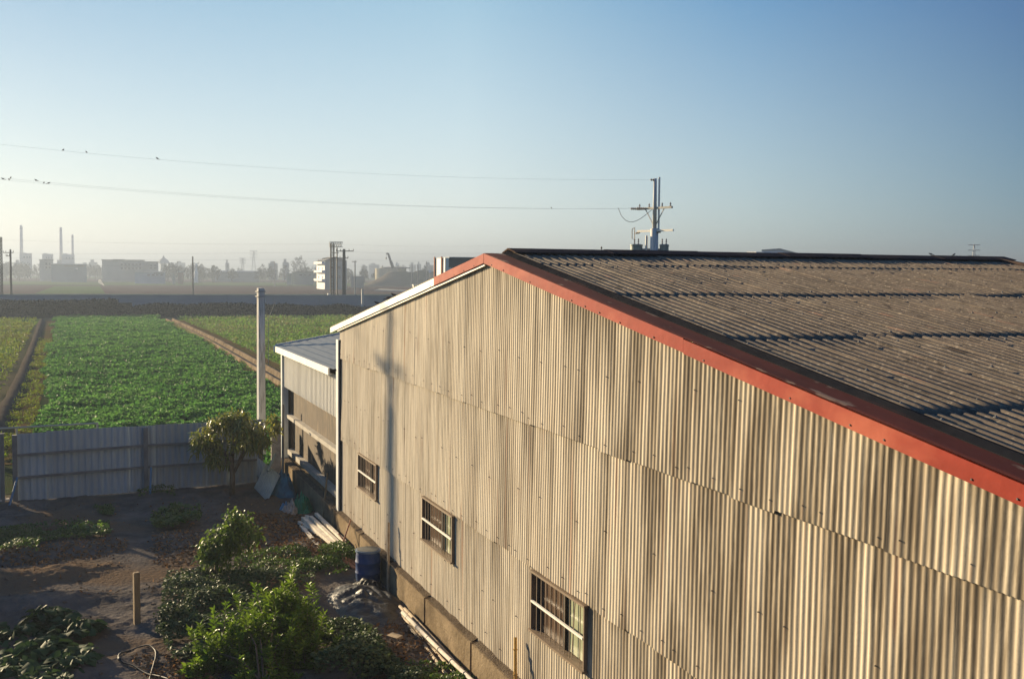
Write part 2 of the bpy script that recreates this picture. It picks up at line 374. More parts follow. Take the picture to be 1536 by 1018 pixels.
def leaves(name, pos, dirs, length, width, mat, parent=None, droop=0.25, tint=None, fold=.18, broad=False):
    """many small folded leaves: pos, dirs (N,3)"""
    N = len(pos); dirs = dirs/np.linalg.norm(dirs, axis=1, keepdims=True)
    length = np.broadcast_to(length, (N,))[:, None]; width = np.broadcast_to(width, (N,))[:, None]
    r = rng.normal(size=(N, 3)); r[:, 2] *= .45
    side = np.cross(dirs, np.array([0, 0, 1.])+.55*r); side /= np.linalg.norm(side, axis=1, keepdims=True)+1e-9
    nrm = np.cross(side, dirs)
    mid = pos+dirs*length*.5
    tip = pos+dirs*length-np.array([0, 0, 1.])*droop*length
    t = rng.random(N) if tint is None else tint
    if broad:
        a_ = pos+dirs*length*.32; b_ = pos+dirs*length*.72-np.array([0, 0, 1.])*droop*length*.5; f_ = nrm*fold*width
        V = np.stack([pos, a_+side*width*.5+f_, b_+side*width*.36+f_*.7, tip, b_-side*width*.36+f_*.7, a_-side*width*.5+f_], 1).reshape(-1, 3)
        b = np.arange(N)[:, None]*6
        Fc = np.concatenate([b+np.array([[0, 1, 5]]), b+np.array([[1, 2, 5]]), b+np.array([[2, 4, 5]]), b+np.array([[2, 3, 4]])])
        return npmesh(name, V, Fc, mat, np.repeat(t, 6), parent)
    V = np.stack([pos, mid+side*width*.5+nrm*fold*width, tip, mid-side*width*.5+nrm*fold*width], 1).reshape(-1, 3)
    b = np.arange(N)[:, None]*4
    Fc = np.concatenate([b+np.array([[0, 1, 2]]), b+np.array([[0, 2, 3]])])
    return npmesh(name, V, Fc, mat, np.repeat(t, 4), parent)
def rdir(N, zbias=0.0, zs=1.0):
    d = rng.normal(size=(N, 3)); d /= np.linalg.norm(d, axis=1, keepdims=True); d[:, 2] = d[:, 2]*zs+zbias
    return d/np.linalg.norm(d, axis=1, keepdims=True)
def blob_points(blobs, N, shell=.45, gaps=.42, freq=2.5):
    """points in a union of ellipsoids (centre, radii), mostly near the outside, with noise-carved gaps"""
    blobs = [(np.array(c, float), np.array(r, float)) for c, r in blobs]
    wts = np.array([np.prod(r)**.67 for c, r in blobs]); wts /= wts.sum()
    out = []
    while sum(map(len, out)) < N:
        k = rng.choice(len(blobs), N, p=wts)
        cs = np.array([b[0] for b in blobs])[k]; rs = np.array([b[1] for b in blobs])[k]
        d = rdir(N); rad = shell+(1-shell)*rng.random(N)**.6
        bump = .78+.5*vnoise(d[:, 0]*2+k*7, d[:, 1]*2, d[:, 2]*2+9)
        p = cs+d*rs*(rad*bump)[:, None]
        keep = vnoise(p[:, 0]*freq, p[:, 1]*freq, p[:, 2]*freq) > gaps*rng.random(N)**.3
        out.append(p[keep])
    return np.concatenate(out)[:N]

# ================================================================== GROUND
SEG = 40
mb = MB(); mb.add([(-4000, -2800, 0), (350, -2800, 0), (350, 2800, 0), (-4000, 2800, 0)], [(0, 1, 2, 3)])
struct(mb.build('ground', 'earth'))
def sheet(name, x0, x1, y0, y1, z, mat):
    m = MB(); m.add([(x0, y0, z), (x1, y0, z), (x1, y1, z), (x0, y1, z)], [(0, 1, 2, 3)]); return struct(m.build(name, mat))
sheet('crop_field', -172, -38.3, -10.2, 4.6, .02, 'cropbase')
sheet('weedy_field', -172, -38.3, 6.2, 70, .02, 'weedbase')
sheet('grass_field', -172, -38.3, -70, -12.6, .02, 'weedbase')
# far fields seen over the railway wall, strips running across the view
def gx(py): return float(gnd(150, py)[0])
strips = [(446, 441.5, 'greenfield'), (441.5, 440.4, 'darkfield'), (440.4, 428.4, 'brownfield'), (428.4, 427.3, 'darkfield'), (427.3, 422.6, 'greenfield'),
          (422.6, 421.8, 'darkfield'), (421.8, 417.4, 'brownfield'), (417.4, 414.6, 'greenfield'), (414.6, 412.5, 'brownfield'), (412.5, 410.5, 'darkfield')]
for ya, yb, mt in strips:
    sheet('far_field', gx(yb), gx(ya), -600, 900, .05, mt)
m = MB(); q = [gnd(52, 440, .09), gnd(158, 440, .09), gnd(150, 429, .09), gnd(48+34, 429, .09)]; m.add(q, [(0, 1, 2, 3)]); struct(m.build('far_field', 'greenfield'))
# dirt track across the far fields
m = MB(); q = [gnd(157, 429, .12), gnd(151, 419, .12), gnd(148, 419, .12), gnd(147, 429-5, .12)]; m.add(q, [(0, 1, 2, 3)]); struct(m.build('farm_track', 'bbeige'))
m = MB(); q = [gnd(560, 435.5, .12), gnd(640, 438, .12), gnd(640, 436.3, .12), gnd(570, 433, .12)]; m.add(q, [(0, 1, 2, 3)]); struct(m.build('farm_track', 'bbeige'))

# ---- yard: bumpy soil with furrows and a trodden path
def yard_z(x, y):
    x = np.asarray(x, float); y = np.asarray(y, float)
    z = .06+.10*(vnoise(x*.5+3, y*.5)-.5)+.07*(vnoise(x*1.7, y*1.7+9)-.5)+.035*(vnoise(x*5, y*5)-.5)
    fur = np.clip(-(y+4.6)/2.2, 0, 1)*np.clip((x+36)/3, 0, 1)
    z = z+fur*.10*np.sin((x+.25*y)*2*PI/2.3+1.4*vnoise(y*.4, x*.3))
    pathy = -5.6+.5*np.sin(x*.35)
    z = z-.08*np.exp(-((y-pathy)/.55)**2)
    z = z+.10*np.exp(-((y+.9)/.5)**2)*np.clip((x+34)/4, 0, 1)*vnoise(x*1.2, 4)
    return z
xs = np.arange(-37.9, -9.9, .06); ys = np.arange(-19, -.10, .06)
X, Y = np.meshgrid(xs, ys, indexing='ij')
Z = np.maximum(yard_z(X, Y)+.045*np.maximum(0, vnoise(X*6.5, Y*6.5)-.45)*vnoise(X*.9, Y*.9+7)*2+.03*(vnoise(X*12, Y*12)-.5)-.05*np.exp(-((vnoise(X*.7+5, Y*.7)-.5)/.03)**2)*.4, .012)
Z[-1, :] = Z[0, :] = .012
nx, ny = X.shape; idx = np.arange(nx*ny).reshape(nx, ny)
Fc = np.stack([idx[:-1, :-1], idx[1:, :-1], idx[1:, 1:], idx[:-1, 1:]], -1).reshape(-1, 4)
struct(npmesh('yard_soil', np.stack([X, Y, Z], -1).reshape(-1, 3), Fc, 'soil', smooth=True))
def yz(x, y): return float(yard_z(x, y))

# dry leaves and clods scattered on the soil
def scatter_px(n, px, py, spread=None):
    """n random ground points inside a pixel polygon's bounding quad (surveyed on the ground)"""
    pts = []
    for _ in range(n):
        a, b = random.random(), random.random()
        p = [(px[0]*(1-a)+px[1]*a)*(1-b)+(px[3]*(1-a)+px[2]*a)*b, (py[0]*(1-a)+py[1]*a)*(1-b)+(py[3]*(1-a)+py[2]*a)*b]
        pts.append(gnd(p[0], p[1], .05))
    return np.array(pts)
L1 = scatter_px(2600, (370, 455, 530, 360), (770, 775, 850, 845))
L2 = scatter_px(900, (0, 190, 190, 0), (826, 812, 832, 850))
L3 = scatter_px(700, (230, 300, 300, 230), (800, 795, 850, 850))
L4 = scatter_px(600, (190, 330, 330, 240), (985, 985, 1030, 1030))
L5 = scatter_px(900, (560, 640, 720, 560), (930, 950, 1040, 1030))
L6 = scatter_px(900, (20, 480, 480, 20), (760, 740, 880, 900))
P = np.concatenate([L1, L2, L3, L4, L5, L6]); P = P[(P[:, 1] < -.22) & (P[:, 0] > -37.4)]; P[:, 2] = yard_z(P[:, 0], P[:, 1])+.012
o = leaves('dry_leaves', P, rdir(len(P), .1, .25), rng.uniform(.05, .15, len(P)), rng.uniform(.03, .07, len(P)), 'dryleaf', droop=.05)
tag(o, 'dry brown leaf litter scattered over the dark yard soil', 'leaf litter', kind='stuff')
mb = MB()
for k in range(420):
    if k < 250: p = scatter_px(1, (545, 640, 720, 600), (925, 945, 1035, 1035))[0]
    elif k < 330: p = scatter_px(1, (225, 300, 290, 225), (795, 795, 825, 825))[0]
    else: p = scatter_px(1, (0, 300, 300, 0), (760, 745, 1018, 1018))[0]
    if p[1] > -.25: continue
    s_ = random.uniform(.02, .07); R = Matrix.Rotation(random.random()*6, 3, Vector((random.random(), random.random(), 1)))
    mb.box((p[0], p[1], yz(p[0], p[1])+s_*.25), (s_*1.5, s_, s_*.8), R, random.random(), random.uniform(.5, .9))
tag(mb.build('rubble', 'rubble'), 'grey brown rubble and clods strewn along the plinth and path', 'rubble', kind='stuff')

# ================================================================== WAREHOUSE
WX0, WX1, APX = -29.35, -5.35, -17.6
def rake(x): return 7.46-(.150 if x < APX else .157)*abs(x-APX)
WH = thing('warehouse', 'long beige corrugated warehouse with a low gable, red verge and tan ribbed roof', 'warehouse', (-17.6, 5.5, 0))
LAP1, LAP2, BASE = 4.92, 2.69, .68
wins = [(-27.09, -25.25, 1.80, 2.655), (-21.39, -19.43, 1.77, 2.655), (-15.46, -13.52, 1.72, 2.65)]
PW = .09; SHEET = 9*PW
cols = np.arange(WX0, WX1, PW/8)
cols = np.append(cols, WX1)
def tier(zlo, zhi_fn, out_bot, out_top, holes, seed):
    """one row of corrugated sheets; returns verts, quads, tints"""
    r = np.random.default_rng(seed)
    ns = int((WX1-WX0)/SHEET)+2
    tone = r.random(ns); tilt = np.clip(r.normal(0, .002, ns), -.0028, .0028); off = np.clip(r.normal(0, .001, ns), -.0015, .0015); dz = np.clip(r.normal(0, .009, ns), -.018, .018)
    sid = ((cols-WX0)/SHEET).astype(int)
    u = (cols-WX0)/SHEET-sid-.5
    zs_extra = sorted({z for h in holes for z in (h[2], h[3])})
    nrow = 16
    base = np.linspace(0, 1, nrow)
    V = []; rows = []
    ztop = np.array([zhi_fn(x) for x in cols]); zbot = zlo+dz[sid] if zlo > BASE+.1 else np.full(len(cols), zlo)
    if holes: rowz = sorted(set([0.0, .12, .25, .4, .6, .75, .88, 1.0]+[(z-zlo)/(LAP2+.06-zlo) for z in zs_extra])); base = np.array(rowz)
    for t in base:
        z = zbot+(ztop-zbot)*t if not holes else np.full(len(cols), zlo+(LAP2+.06-zlo)*t)
        dent = .006*(vnoise(cols*1.3, z*.9+seed*11)-.5)+.004*(vnoise(cols*4, z*2+seed)-.5)
        y = -(out_bot+(out_top-out_bot)*t)-.0064*np.cos(2*PI*(cols-WX0)/PW)+tilt[sid]*u*2+off[sid]+dent
        y = y-.004*(u > .44)
        V.append(np.stack([cols, y, z], 1))
    V = np.concatenate(V); n = len(cols); nr = len(base)
    Fc = []
    for i in range(nr-1):
        a = np.arange(n-1)+i*n
        q = np.stack([a, a+1, a+1+n, a+n], 1)
        zc = (V[a, 2]+V[a+n, 2])/2; xc = cols[:-1]
        keep = np.ones(n-1, bool)
        for x0, x1, z0, z1 in holes: keep &= ~((xc > x0) & (xc < x1) & (zc > z0) & (zc < z1))
        Fc.append(q[keep])
    # run-off stains: streaks that start under the trim and the laps, heavier towards the near end, with light falloff painted into its base tone
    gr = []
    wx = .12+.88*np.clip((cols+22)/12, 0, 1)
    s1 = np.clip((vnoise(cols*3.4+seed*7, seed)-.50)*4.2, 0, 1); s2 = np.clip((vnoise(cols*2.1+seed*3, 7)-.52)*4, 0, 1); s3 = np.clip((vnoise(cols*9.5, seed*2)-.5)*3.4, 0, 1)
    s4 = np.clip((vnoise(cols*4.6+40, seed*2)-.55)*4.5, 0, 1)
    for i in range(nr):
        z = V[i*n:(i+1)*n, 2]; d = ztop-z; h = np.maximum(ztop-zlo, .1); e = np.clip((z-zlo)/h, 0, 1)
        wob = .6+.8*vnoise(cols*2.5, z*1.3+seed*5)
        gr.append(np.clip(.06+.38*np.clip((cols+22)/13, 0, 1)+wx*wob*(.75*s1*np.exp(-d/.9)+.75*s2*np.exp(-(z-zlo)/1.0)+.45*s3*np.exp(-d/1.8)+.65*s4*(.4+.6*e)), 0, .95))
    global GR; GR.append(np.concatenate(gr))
    return V, np.concatenate(Fc), np.tile(tone[sid], nr)
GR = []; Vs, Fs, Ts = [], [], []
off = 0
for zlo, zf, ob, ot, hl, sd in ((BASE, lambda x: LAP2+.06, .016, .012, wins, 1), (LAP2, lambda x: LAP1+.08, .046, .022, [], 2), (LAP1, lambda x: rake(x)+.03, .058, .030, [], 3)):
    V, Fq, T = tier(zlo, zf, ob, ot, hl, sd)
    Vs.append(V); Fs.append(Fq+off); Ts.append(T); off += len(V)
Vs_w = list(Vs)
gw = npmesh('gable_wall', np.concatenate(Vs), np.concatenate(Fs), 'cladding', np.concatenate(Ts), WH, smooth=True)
ga_ = gw.data.attributes.new('grime_falloff', 'FLOAT', 'POINT'); ga_.data.foreach_set('value', np.concatenate(GR).astype(np.float32))
# fixing nails, in rows above each lap and mid-sheet
nb = MB(); NAILS = []; SCREWS = []
for z0, step in ((LAP1+.14, 3.0), (LAP2+.13, 3.0), (LAP1-1.1, 5.0), (LAP1+1.05, 5.0), (BASE+.25, 4.0), (LAP2-1.0, 6.0)):
    x = WX0+.2
    while x < WX1:
        if z0 < rake(x)-.25 and not any(h[0]-.1 < x < h[1]+.1 and h[2] < z0 < h[3] for h in wins):
            xx = WX0+round((x-WX0)/PW)*PW; zz = z0+random.uniform(-.05, .05)
            NAILS.append((xx, zz)); yn = -(.027 if z0 < LAP2 else (.03+.02*(LAP1-z0)/2.2 if z0 < LAP1 else .03+.028*max(0, (rake(x)-z0)/(rake(x)-LAP1)))); nb.tube([(xx, -.02, zz), (xx, yn-.016, zz)], [.0075, .0065], 6)
        x += PW*step*random.choice((1, 2, 2, 3))
allv = np.concatenate(Vs_w); rr_ = np.zeros(len(allv), np.float32); rn = np.random.default_rng(77)
for xx, zz in NAILS:
    ln = rn.uniform(.25, .9); m_ = (np.abs(allv[:, 0]-xx) < .017) & (allv[:, 2] < zz+.02) & (allv[:, 2] > zz-ln)
    rr_[m_] = np.maximum(rr_[m_], (1-(zz-allv[m_, 2])/ln)*rn.uniform(.2, .9))
at_ = gw.data.attributes.new('rust', 'FLOAT', 'POINT'); at_.data.foreach_set('value', rr_)
nb.build('fixing_nails', 'darksteel', WH)['kind'] = 'stuff'
x = -29.6
while x < -5:
    if random.random() < .8: SCREWS.append((x, rake(x)+.028+random.uniform(-.008, .008)))
    x += random.choice((.45, .55, .6, .9))
sb_ = MB()
for x, z in SCREWS: sb_.tube([(x, -.12, z), (x, -.136, z)], [.011, .009], 6)
sb_.build('trim_screws', 'darksteel', WH)['kind'] = 'stuff'
# windows
for i, (x0, x1, z0, z1) in enumerate(wins):
    fb = MB(); yf = -.075; t = .034
    fb.box(((x0+x1)/2, -.005, z1), (x1-x0+.06, .16, t)); fb.box(((x0+x1)/2, -.005, z0-.005), (x1-x0+.06, .20, t))
    fb.box((x0, .0, (z0+z1)/2), (t, .15, z1-z0-t)); fb.box((x1, .0, (z0+z1)/2), (t, .15, z1-z0-t))
    fr = fb.build('window', 'winframe', WH)
    xm = x0+(x1-x0)*(.53 if i else .5)
    p1 = MB(); p1.box(((x0+.12+xm)/2, .055, (z0+z1)/2), (xm-x0-.12, .012, z1-z0-.05)); p1.build('pane', 'glassbrown', fr)
    p2 = MB(); p2.box(((xm+.08+x1)/2, .075, (z0+z1)/2), (x1-xm-.08, .012, z1-z0-.05)); p2.build('pane', 'glassbrown' if i == 0 else 'glassgreen', fr)
    for mx, mw in ((xm+.04, .08), (x0+.07, .10)):
        p3 = MB(); p3.box((mx, .045, (z0+z1)/2), (mw, .05, z1-z0-.05)); p3.build('mullion', 'darkroom', fr)
    for k in range(1, 11):
        x = x0+(x1-x0)*k/11
        lean = .10 if (i == 2 and k == 9) else 0
        b_ = MB(); b_.bar((x-lean, -.045, z0+.02), (x, -.045, z1-.02), .011); b_.build('bar', 'winbar', fr)
    cb = MB(); cb.bar((x0+.02, -.068, (z0+z1)/2), (x1-.02, -.068, (z0+z1)/2), .035, .03); cb.build('cross_bar', 'white', fr)
# plinth with dusty ledge and panel joints
pb = MB(); x = WX0-9.5
joints = [-29.4, -26.55, -23.7, -20.85, -18.0, -15.15, -12.3]
edges = [WX0-9.3]+joints+[WX1]
for a, b in zip(edges[:-1], edges[1:]):
    pb.box(((a+b)/2, .06, .30), (b-a-.10, .46, .76))
pb.box(((WX0-9.3+WX1)/2, .12, .29), (WX1-WX0+9.25, .36, .735))
pb.build('plinth', 'plinth', WH)
lb = MB()
for a, b in zip(edges[:-1], edges[1:]):
    n = max(2, int((b-a)/.12)); xs_ = np.linspace(a+.06, b-.06, n); vs_ = []
    for xx in xs_:
        h = .012+.03*vnoise(xx*3, 2.2); vs_ += [(xx, -.155+.03*float(vnoise(xx*5, 1)), .684), (xx, -.06, .684+float(h)), (xx, .03, .70+float(h)*1.6)]
    fs_ = []
    for j in range(n-1):
        for k in range(2): fs_.append((j*3+k, (j+1)*3+k, (j+1)*3+k+1, j*3+k+1))
    lb.add(vs_, fs_)
lb.build('ledge_dirt', 'dust', WH)
# other walls (plain, seen only from elsewhere) and the ground floor slab
ob = MB(); ob.box((WX0+.06, 5.5, 2.85), (.06, 10.9, 5.66)); ob.box((WX1-.03, 5.5, 2.75), (.06, 10.9, 5.46))
ob.prism([(WX0+.1, 11.0, .05), (WX1-.1, 11.0, .05), (WX1-.1, 11.0, rake(WX1)-.05), (APX, 11.0, 7.40), (WX0+.1, 11.0, rake(WX0)-.05)], (0, 0, 0), (0, .05, 0))
ob.build('wall', 'leanwall', WH)
# roof: right slope in four lapped rows of large corrugated sheets
RP = .15; YR0, YR1 = .34, 11.15
laps = [-17.45, -16.12, -13.33, -10.54, -7.53, -4.85]
ycol = np.arange(YR0, YR1, RP/8)
Vs, Fs, Ts = [], [], []; off = 0
for k in range(5):
    xa, xb = laps[k]-(.12 if k else 0), laps[k+1]
    r = np.random.default_rng(50+k); ns = 40; SW = RP*6.0
    sid = ((ycol-YR0)/SW).astype(int); jx = r.normal(0, .035, ns); jz = r.normal(0, .0022, ns); tone = r.random(ns)
    ph = 2*PI*(ycol-YR0)/RP
    prof = .021*np.tanh(1.8*np.sin(ph))/math.tanh(1.8)
    rows = np.linspace(0, 1, 12); V = []
    for t in rows:
        xx = xa+(xb-xa)*t+(jx[sid] if t == 1 else 0)
        zz = 7.66-.157*(xx-APX)-.006+.006*t+prof+jz[sid]+.012*(vnoise(xx*1.1, ycol*1.3+k)-.5)+.006*(((ycol-YR0)/SW-sid) < .1)
        V.append(np.stack([np.broadcast_to(xx, ycol.shape), ycol, zz], 1))
    # turned-down front edge gives the sheet its thickness
    last = V[-1].copy(); last[:, 2] -= .012; V.append(last)
    V = np.concatenate(V); n = len(ycol); nr = 13
    for i in range(nr-1):
        a = np.arange(n-1)+i*n; Fs.append(np.stack([a, a+n, a+n+1, a+1], 1)+off)
    Vs.append(V); Ts.append(np.tile(tone[sid], nr)); off += len(V)
npmesh('roof', np.concatenate(Vs), np.concatenate(Fs), 'roofing', np.concatenate(Ts), WH, smooth=True)
bo = MB()
for k in range(5):
    for f_ in (.08, .5, .9):
        xx = laps[k]+(laps[k+1]-laps[k])*f_
        y = YR0+RP*.25
        while y < YR1:
            if random.random() < .55:
                z = 7.66-.157*(xx-APX)+.016; bo.lathe((xx+random.uniform(-.03, .03), y, z), [(.022, 0), (.02, .008), (.009, .010), (.008, .022)], 7)
            y += RP*random.choice((2, 3, 3, 4))
bo.build('roof_bolts', 'rail', WH)['kind'] = 'stuff'
rb = MB()
for k in range(74):
    y0 = YR0+k*RP
    rb.add([(-17.75, y0, 7.66), (-17.75, y0+RP*.5, 7.705), (-17.75, y0+RP, 7.66), (-30.2, y0, 5.78), (-30.2, y0+RP*.5, 5.825), (-30.2, y0+RP, 5.78)], [(0, 1, 4, 3), (1, 2, 5, 4)])
rb.build('roof', 'roofing', WH)
cb = MB()
for k in range(6):
    y0 = YR0-.02+k*1.86; j = .008*(k % 2)
    cb.prism([(-17.88, y0, 7.655+j), (-17.62, y0, 7.725+j), (-17.57, y0, 7.725+j), (-17.24, y0, 7.655+j), (-17.24, y0, 7.635+j), (-17.6, y0, 7.70+j), (-17.88, y0, 7.635+j)], (0, 0, 0), (0, 1.90, 0))
cb.build('ridge_cap', 'ridge', WH)
# verge: red / white front face, oxidised flat top, upstand darkened to paint in the sheet-edge shadow
def verge(name, xa, xb, mat, zlo, zhi, y0, y1, seg=1):
    b_ = MB()
    za, zb = rake(xa), rake(xb)
    n = 40; vs_ = []
    for k in range(n+1):
        x = xa+(xb-xa)*k/n; z = rake(x); j1, j2, j3 = [.012*(float(vnoise(x*1.4, q, q))-.5) for q in (1.5, 5.5, 9.5)]
        vs_ += [(x, y0+j3, z+zlo+j1), (x, y0+j3*.4, z+zhi+j2*.5), (x, y1, z+zhi+j2*.5), (x, y1, z+zlo+j1)]
    b_.add(vs_, [(k*4+q, (k+1)*4+q, (k+1)*4+(q+1) % 4, k*4+(q+1) % 4) for k in range(n) for q in range(4)]+[(0, 1, 2, 3), (n*4+3, n*4+2, n*4+1, n*4)])
    return b_.build(name, mat, WH)
for xa, xb, z_ in ((APX+.012, -10.86, 0), (-10.85, -4.75, -.012)):
    verge('fascia', xa, xb, 'red', .0+z_, .167+z_, -.125+z_*.3, -.10)
verge('fascia', -20.46, APX, 'red', .005, .167, -.127, -.10)
verge('fascia', -30.22, -20.47, 'white', .005, .150, -.127, -.10)
# lip below the left rake
b_ = MB()
b_.prism([(-29.4, -.10, rake(-29.4)-.04), (APX-.03, -.10, rake(APX)-.045), (APX-.03, -.10, rake(APX)-.002), (-29.4, -.10, rake(-29.4)-.002)], (0, 0, 0), (0, .03, 0))
b_.build('verge_lip', 'white', WH)
def topflash(xa, xb, mat, y0=-.124, y1=.335, zo=.168):
    b_ = MB(); n = 60; vs_ = []
    for k in range(n+1):
        x = xa+(xb-xa)*k/n; z = rake(x)+zo
        wv = .012*float(vnoise(x*.9, 3.3))
        vs_ += [(x, y0, z), (x, y0+.05, z+.006), (x, y1-.1, z-.006+wv), (x, y1-.095, z+.006+wv)]
    fs_ = [(k*4+j, (k+1)*4+j, (k+1)*4+j+1, k*4+j+1) for k in range(n) for j in range(3)]
    b_.add(vs_, fs_); return b_.build('verge_flashing', mat, WH, smooth=False)
topflash(APX, -4.75, 'maroon')
topflash(-20.46, APX, 'red'); topflash(-30.22, -20.47, 'white')
def upstand(xa, xb):
    b_ = MB(); za, zb = rake(xa), rake(xb)
    b_.prism([(xa, .225, za+.155), (xa, .35, za+.155), (xa, .35, za+.214), (xa, .31, za+.214), (xa, .225, za+.176)], (xa, 0, za), (xb, 0, zb)); b_.build('roof_edge_shade', 'edge', WH)
upstand(APX, -4.75); upstand(-30.2, APX-.002)
# pale corner trim
b_ = MB(); b_.box((-29.42, -.055, 3.06), (.26, .10, 4.74)); b_.box((-29.50, .10, 3.06), (.10, .22, 4.74)); b_.build('corner_trim', 'trim', WH)
b_ = MB(); b_.box((-29.31+.045, -.045, 3.06), (.09, .05, 4.74)); b_.build('corner_trim', 'edge', WH)
# far verge on the back gable, pale capping at its top
b_ = MB(); b_.prism([(APX, 11.14, 7.66), (-4.8, 11.14, 7.66-.157*12.8), (-4.8, 11.14, 7.73-.157*12.8), (APX, 11.14, 7.73)], (0, 0, 0), (0, .08, 0)); b_.build('fascia', 'ridge', WH)

# ================================================================== LEAN-TO
LT = thing('lean_to_shed', 'low lean-to with grey roof and pale ribbed front at the warehouse far end', 'shed', (-34, 2, 0))
b_ = MB()
y_back, z_f, z_b = 6.0, 4.60, 5.62
n = 60
vs_ = []
for k in range(n+1):
    y = -.18+(y_back+.18)*k/n; z = z_f+(z_b-z_f)*k/n+.010*math.sin(k*PI/1.5)
    vs_ += [(-39.5, y, z), (-29.56, y, z)]
b_.add(vs_, [(k*2, k*2+1, k*2+3, k*2+2) for k in range(n)]); b_.build('roof', 'leanroof', LT)
b_ = MB(); b_.box((-34.78, -.20, 4.50), (9.5, .05, .20)); b_.box((-34.78, -.155, 4.42), (9.5, .05, .04)); b_.build('fascia', 'white', LT)
b_ = MB(); R = Matrix.Rotation(math.atan2(z_b-z_f, y_back), 3, 'X'); b_.box((-39.52, y_back/2-.1, (z_f+z_b)/2+.0), (.05, y_back+.2, .12), R); b_.build('verge_trim', 'white', LT)
# ribbed front panel
fx = np.arange(-38.15, -29.6, .06); vs_ = []; fs_ = []; tn = []
b_ = MB(); r = np.random.default_rng(5)
x = -38.3
while x < -29.65:
    t_ = float(r.random())*.6
    pr = [(0, 0), (.09, 0), (.11, -.035), (.16, -.035), (.18, 0), (.20, 0)]
    for (a0, b0), (a1, b1) in zip(pr[:-1], pr[1:]):
        b_.add([(x+a0, -.03+b0, 3.24), (x+a1, -.03+b1, 3.24), (x+a1, -.03+b1, 4.42), (x+a0, -.03+b0, 4.42)], [(0, 1, 2, 3)], t_)
    x += .20
b_.build('front_panel', 'leanwall', LT)
b_ = MB(); b_.box((-34.0, .20, 2.72), (8.7, .05, 1.05)); b_.build('lower_panel', 'brownwall', LT)
b_ = MB(); b_.box((-34.0, .23, 1.62), (8.7, .05, 1.14)); b_.build('lower_panel', 'brownwall', LT)
b_ = MB(); b_.box((-33.9, .10, 2.22), (8.5, .20, .13)); b_.build('beam', 'concrete', LT)
b_ = MB(); b_.box((-33.9, .12, .98), (8.5, .22, .16)); b_.build('sill', 'concrete', LT)
b_ = MB(); b_.box((-38.42, -.02, 2.2), (.22, .22, 4.4)); b_.build('post', 'trim', LT)
b_ = MB(); b_.box((-38.5, 3.0, 2.3), (.06, 5.9, 4.6)); b_.build('side_wall', 'brownwall', LT)
# mossy rendered plinth ledge under it belongs to the warehouse plinth

# ================================================================== FENCE
FX = lambda y: -37.10-(y+5.15)*.11
def fence_panel(b_, y0, y1, h, seed):
    r = np.random.default_rng(seed); y = y0
    while y < y1-1e-3:
        t_ = float(r.random()); wd = min(.82, y1-y); hz_ = h+float(r.normal(0, .015)); yy = np.linspace(y, y+wd, 28); oo = float(r.normal(0, .012))
        vs_ = []
        for q in yy:
            xo = FX(q)+.016*math.copysign(min(1, abs(math.sin(q*2*PI/.20))*2), math.sin(q*2*PI/.20))+oo
            vs_ += [(xo, q, .06), (xo+.01, q, hz_)]
        b_.add(vs_, [(k*2, k*2+1, k*2+3, k*2+2) for k in range(len(yy)-1)], t_)
        y += wd
FN = thing('sheet_fence', 'grey corrugated sheet fence with rusty rails between the yard and the crop field', 'fence', (-37.1, -5, 0))
b_ = MB(); fence_panel(b_, -8.55, -.9, 2.22, 3); b_.build('sheet_panel', 'fence', FN)
for zz in (1.55, .84):
    b_ = MB(); b_.bar((FX(-8.6)+.07, -8.6, zz-.03), (FX(-5.0)+.07, -5.0, zz+.02), .06, .07); b_.bar((FX(-5.0)+.07, -4.99, zz+.02), (FX(-.9)+.07, -.9, zz), .06, .07); b_.build('rail', 'rail', FN)
for yy in (-8.62, -4.75, -1.0):
    b_ = MB(); b_.box((FX(yy)+.09, yy, 1.08), (.12, .14, 2.16)); b_.build('post', 'rail', FN)
for y0, y1 in ((-8.75, -8.55), (-4.65, -4.60)):
    b_ = MB(); b_.tube([(FX(y0)+.75, y0-.02, .05), (FX(y0)+.22, y1, .86)], .035, 8); b_.build('brace', 'bluepipe', FN)
F2 = thing('sheet_fence', 'end stretch of grey sheet fence beyond the post gap at the left edge', 'fence', (-36.8, -11, 0))
b_ = MB(); fence_panel(b_, -22, -9.0, 1.9, 4); b_.build('sheet_panel', 'fence', F2)
b_ = MB(); b_.bar((FX(-22)+.07, -22, 1.4), (FX(-9)+.07, -9.0, 1.4), .06, .07); b_.build('rail', 'rail', F2)
b_ = MB(); b_.box((FX(-9)+.05, -8.98, 1.1), (.12, .12, 2.25)); b_.build('post', 'rail', F2)
# tube rail behind the fence
a, b = at(-12, 643, 39.0), at(146, 634.5, 40.5)
R1 = thing('pipe_rail', 'thin grey pipe rail on posts just behind the sheet fence', 'rail', (float(a[0]), float((a[1]+b[1])/2), 0))
b_ = MB(); b_.tube([a, b], .035, 8); b_.build('rail', 'steel', R1)
for p in (a, b, at(25, 641, 39.4)):
    b_ = MB(); b_.tube([(p[0], p[1], 0), (p[0], p[1], p[2]+.02)], .04, 8); b_.build('post', 'steel', R1)
# plank lying by the fence foot at the left edge
b_ = MB(); p, q = gnd(-25, 760), gnd(14, 756); b_.bar((p[0], p[1], .14), (q[0], q[1], .16), .10, .05); tag(b_.build('plank', 'paletimber'), 'short pale plank lying at the fence foot by the left edge', 'plank')
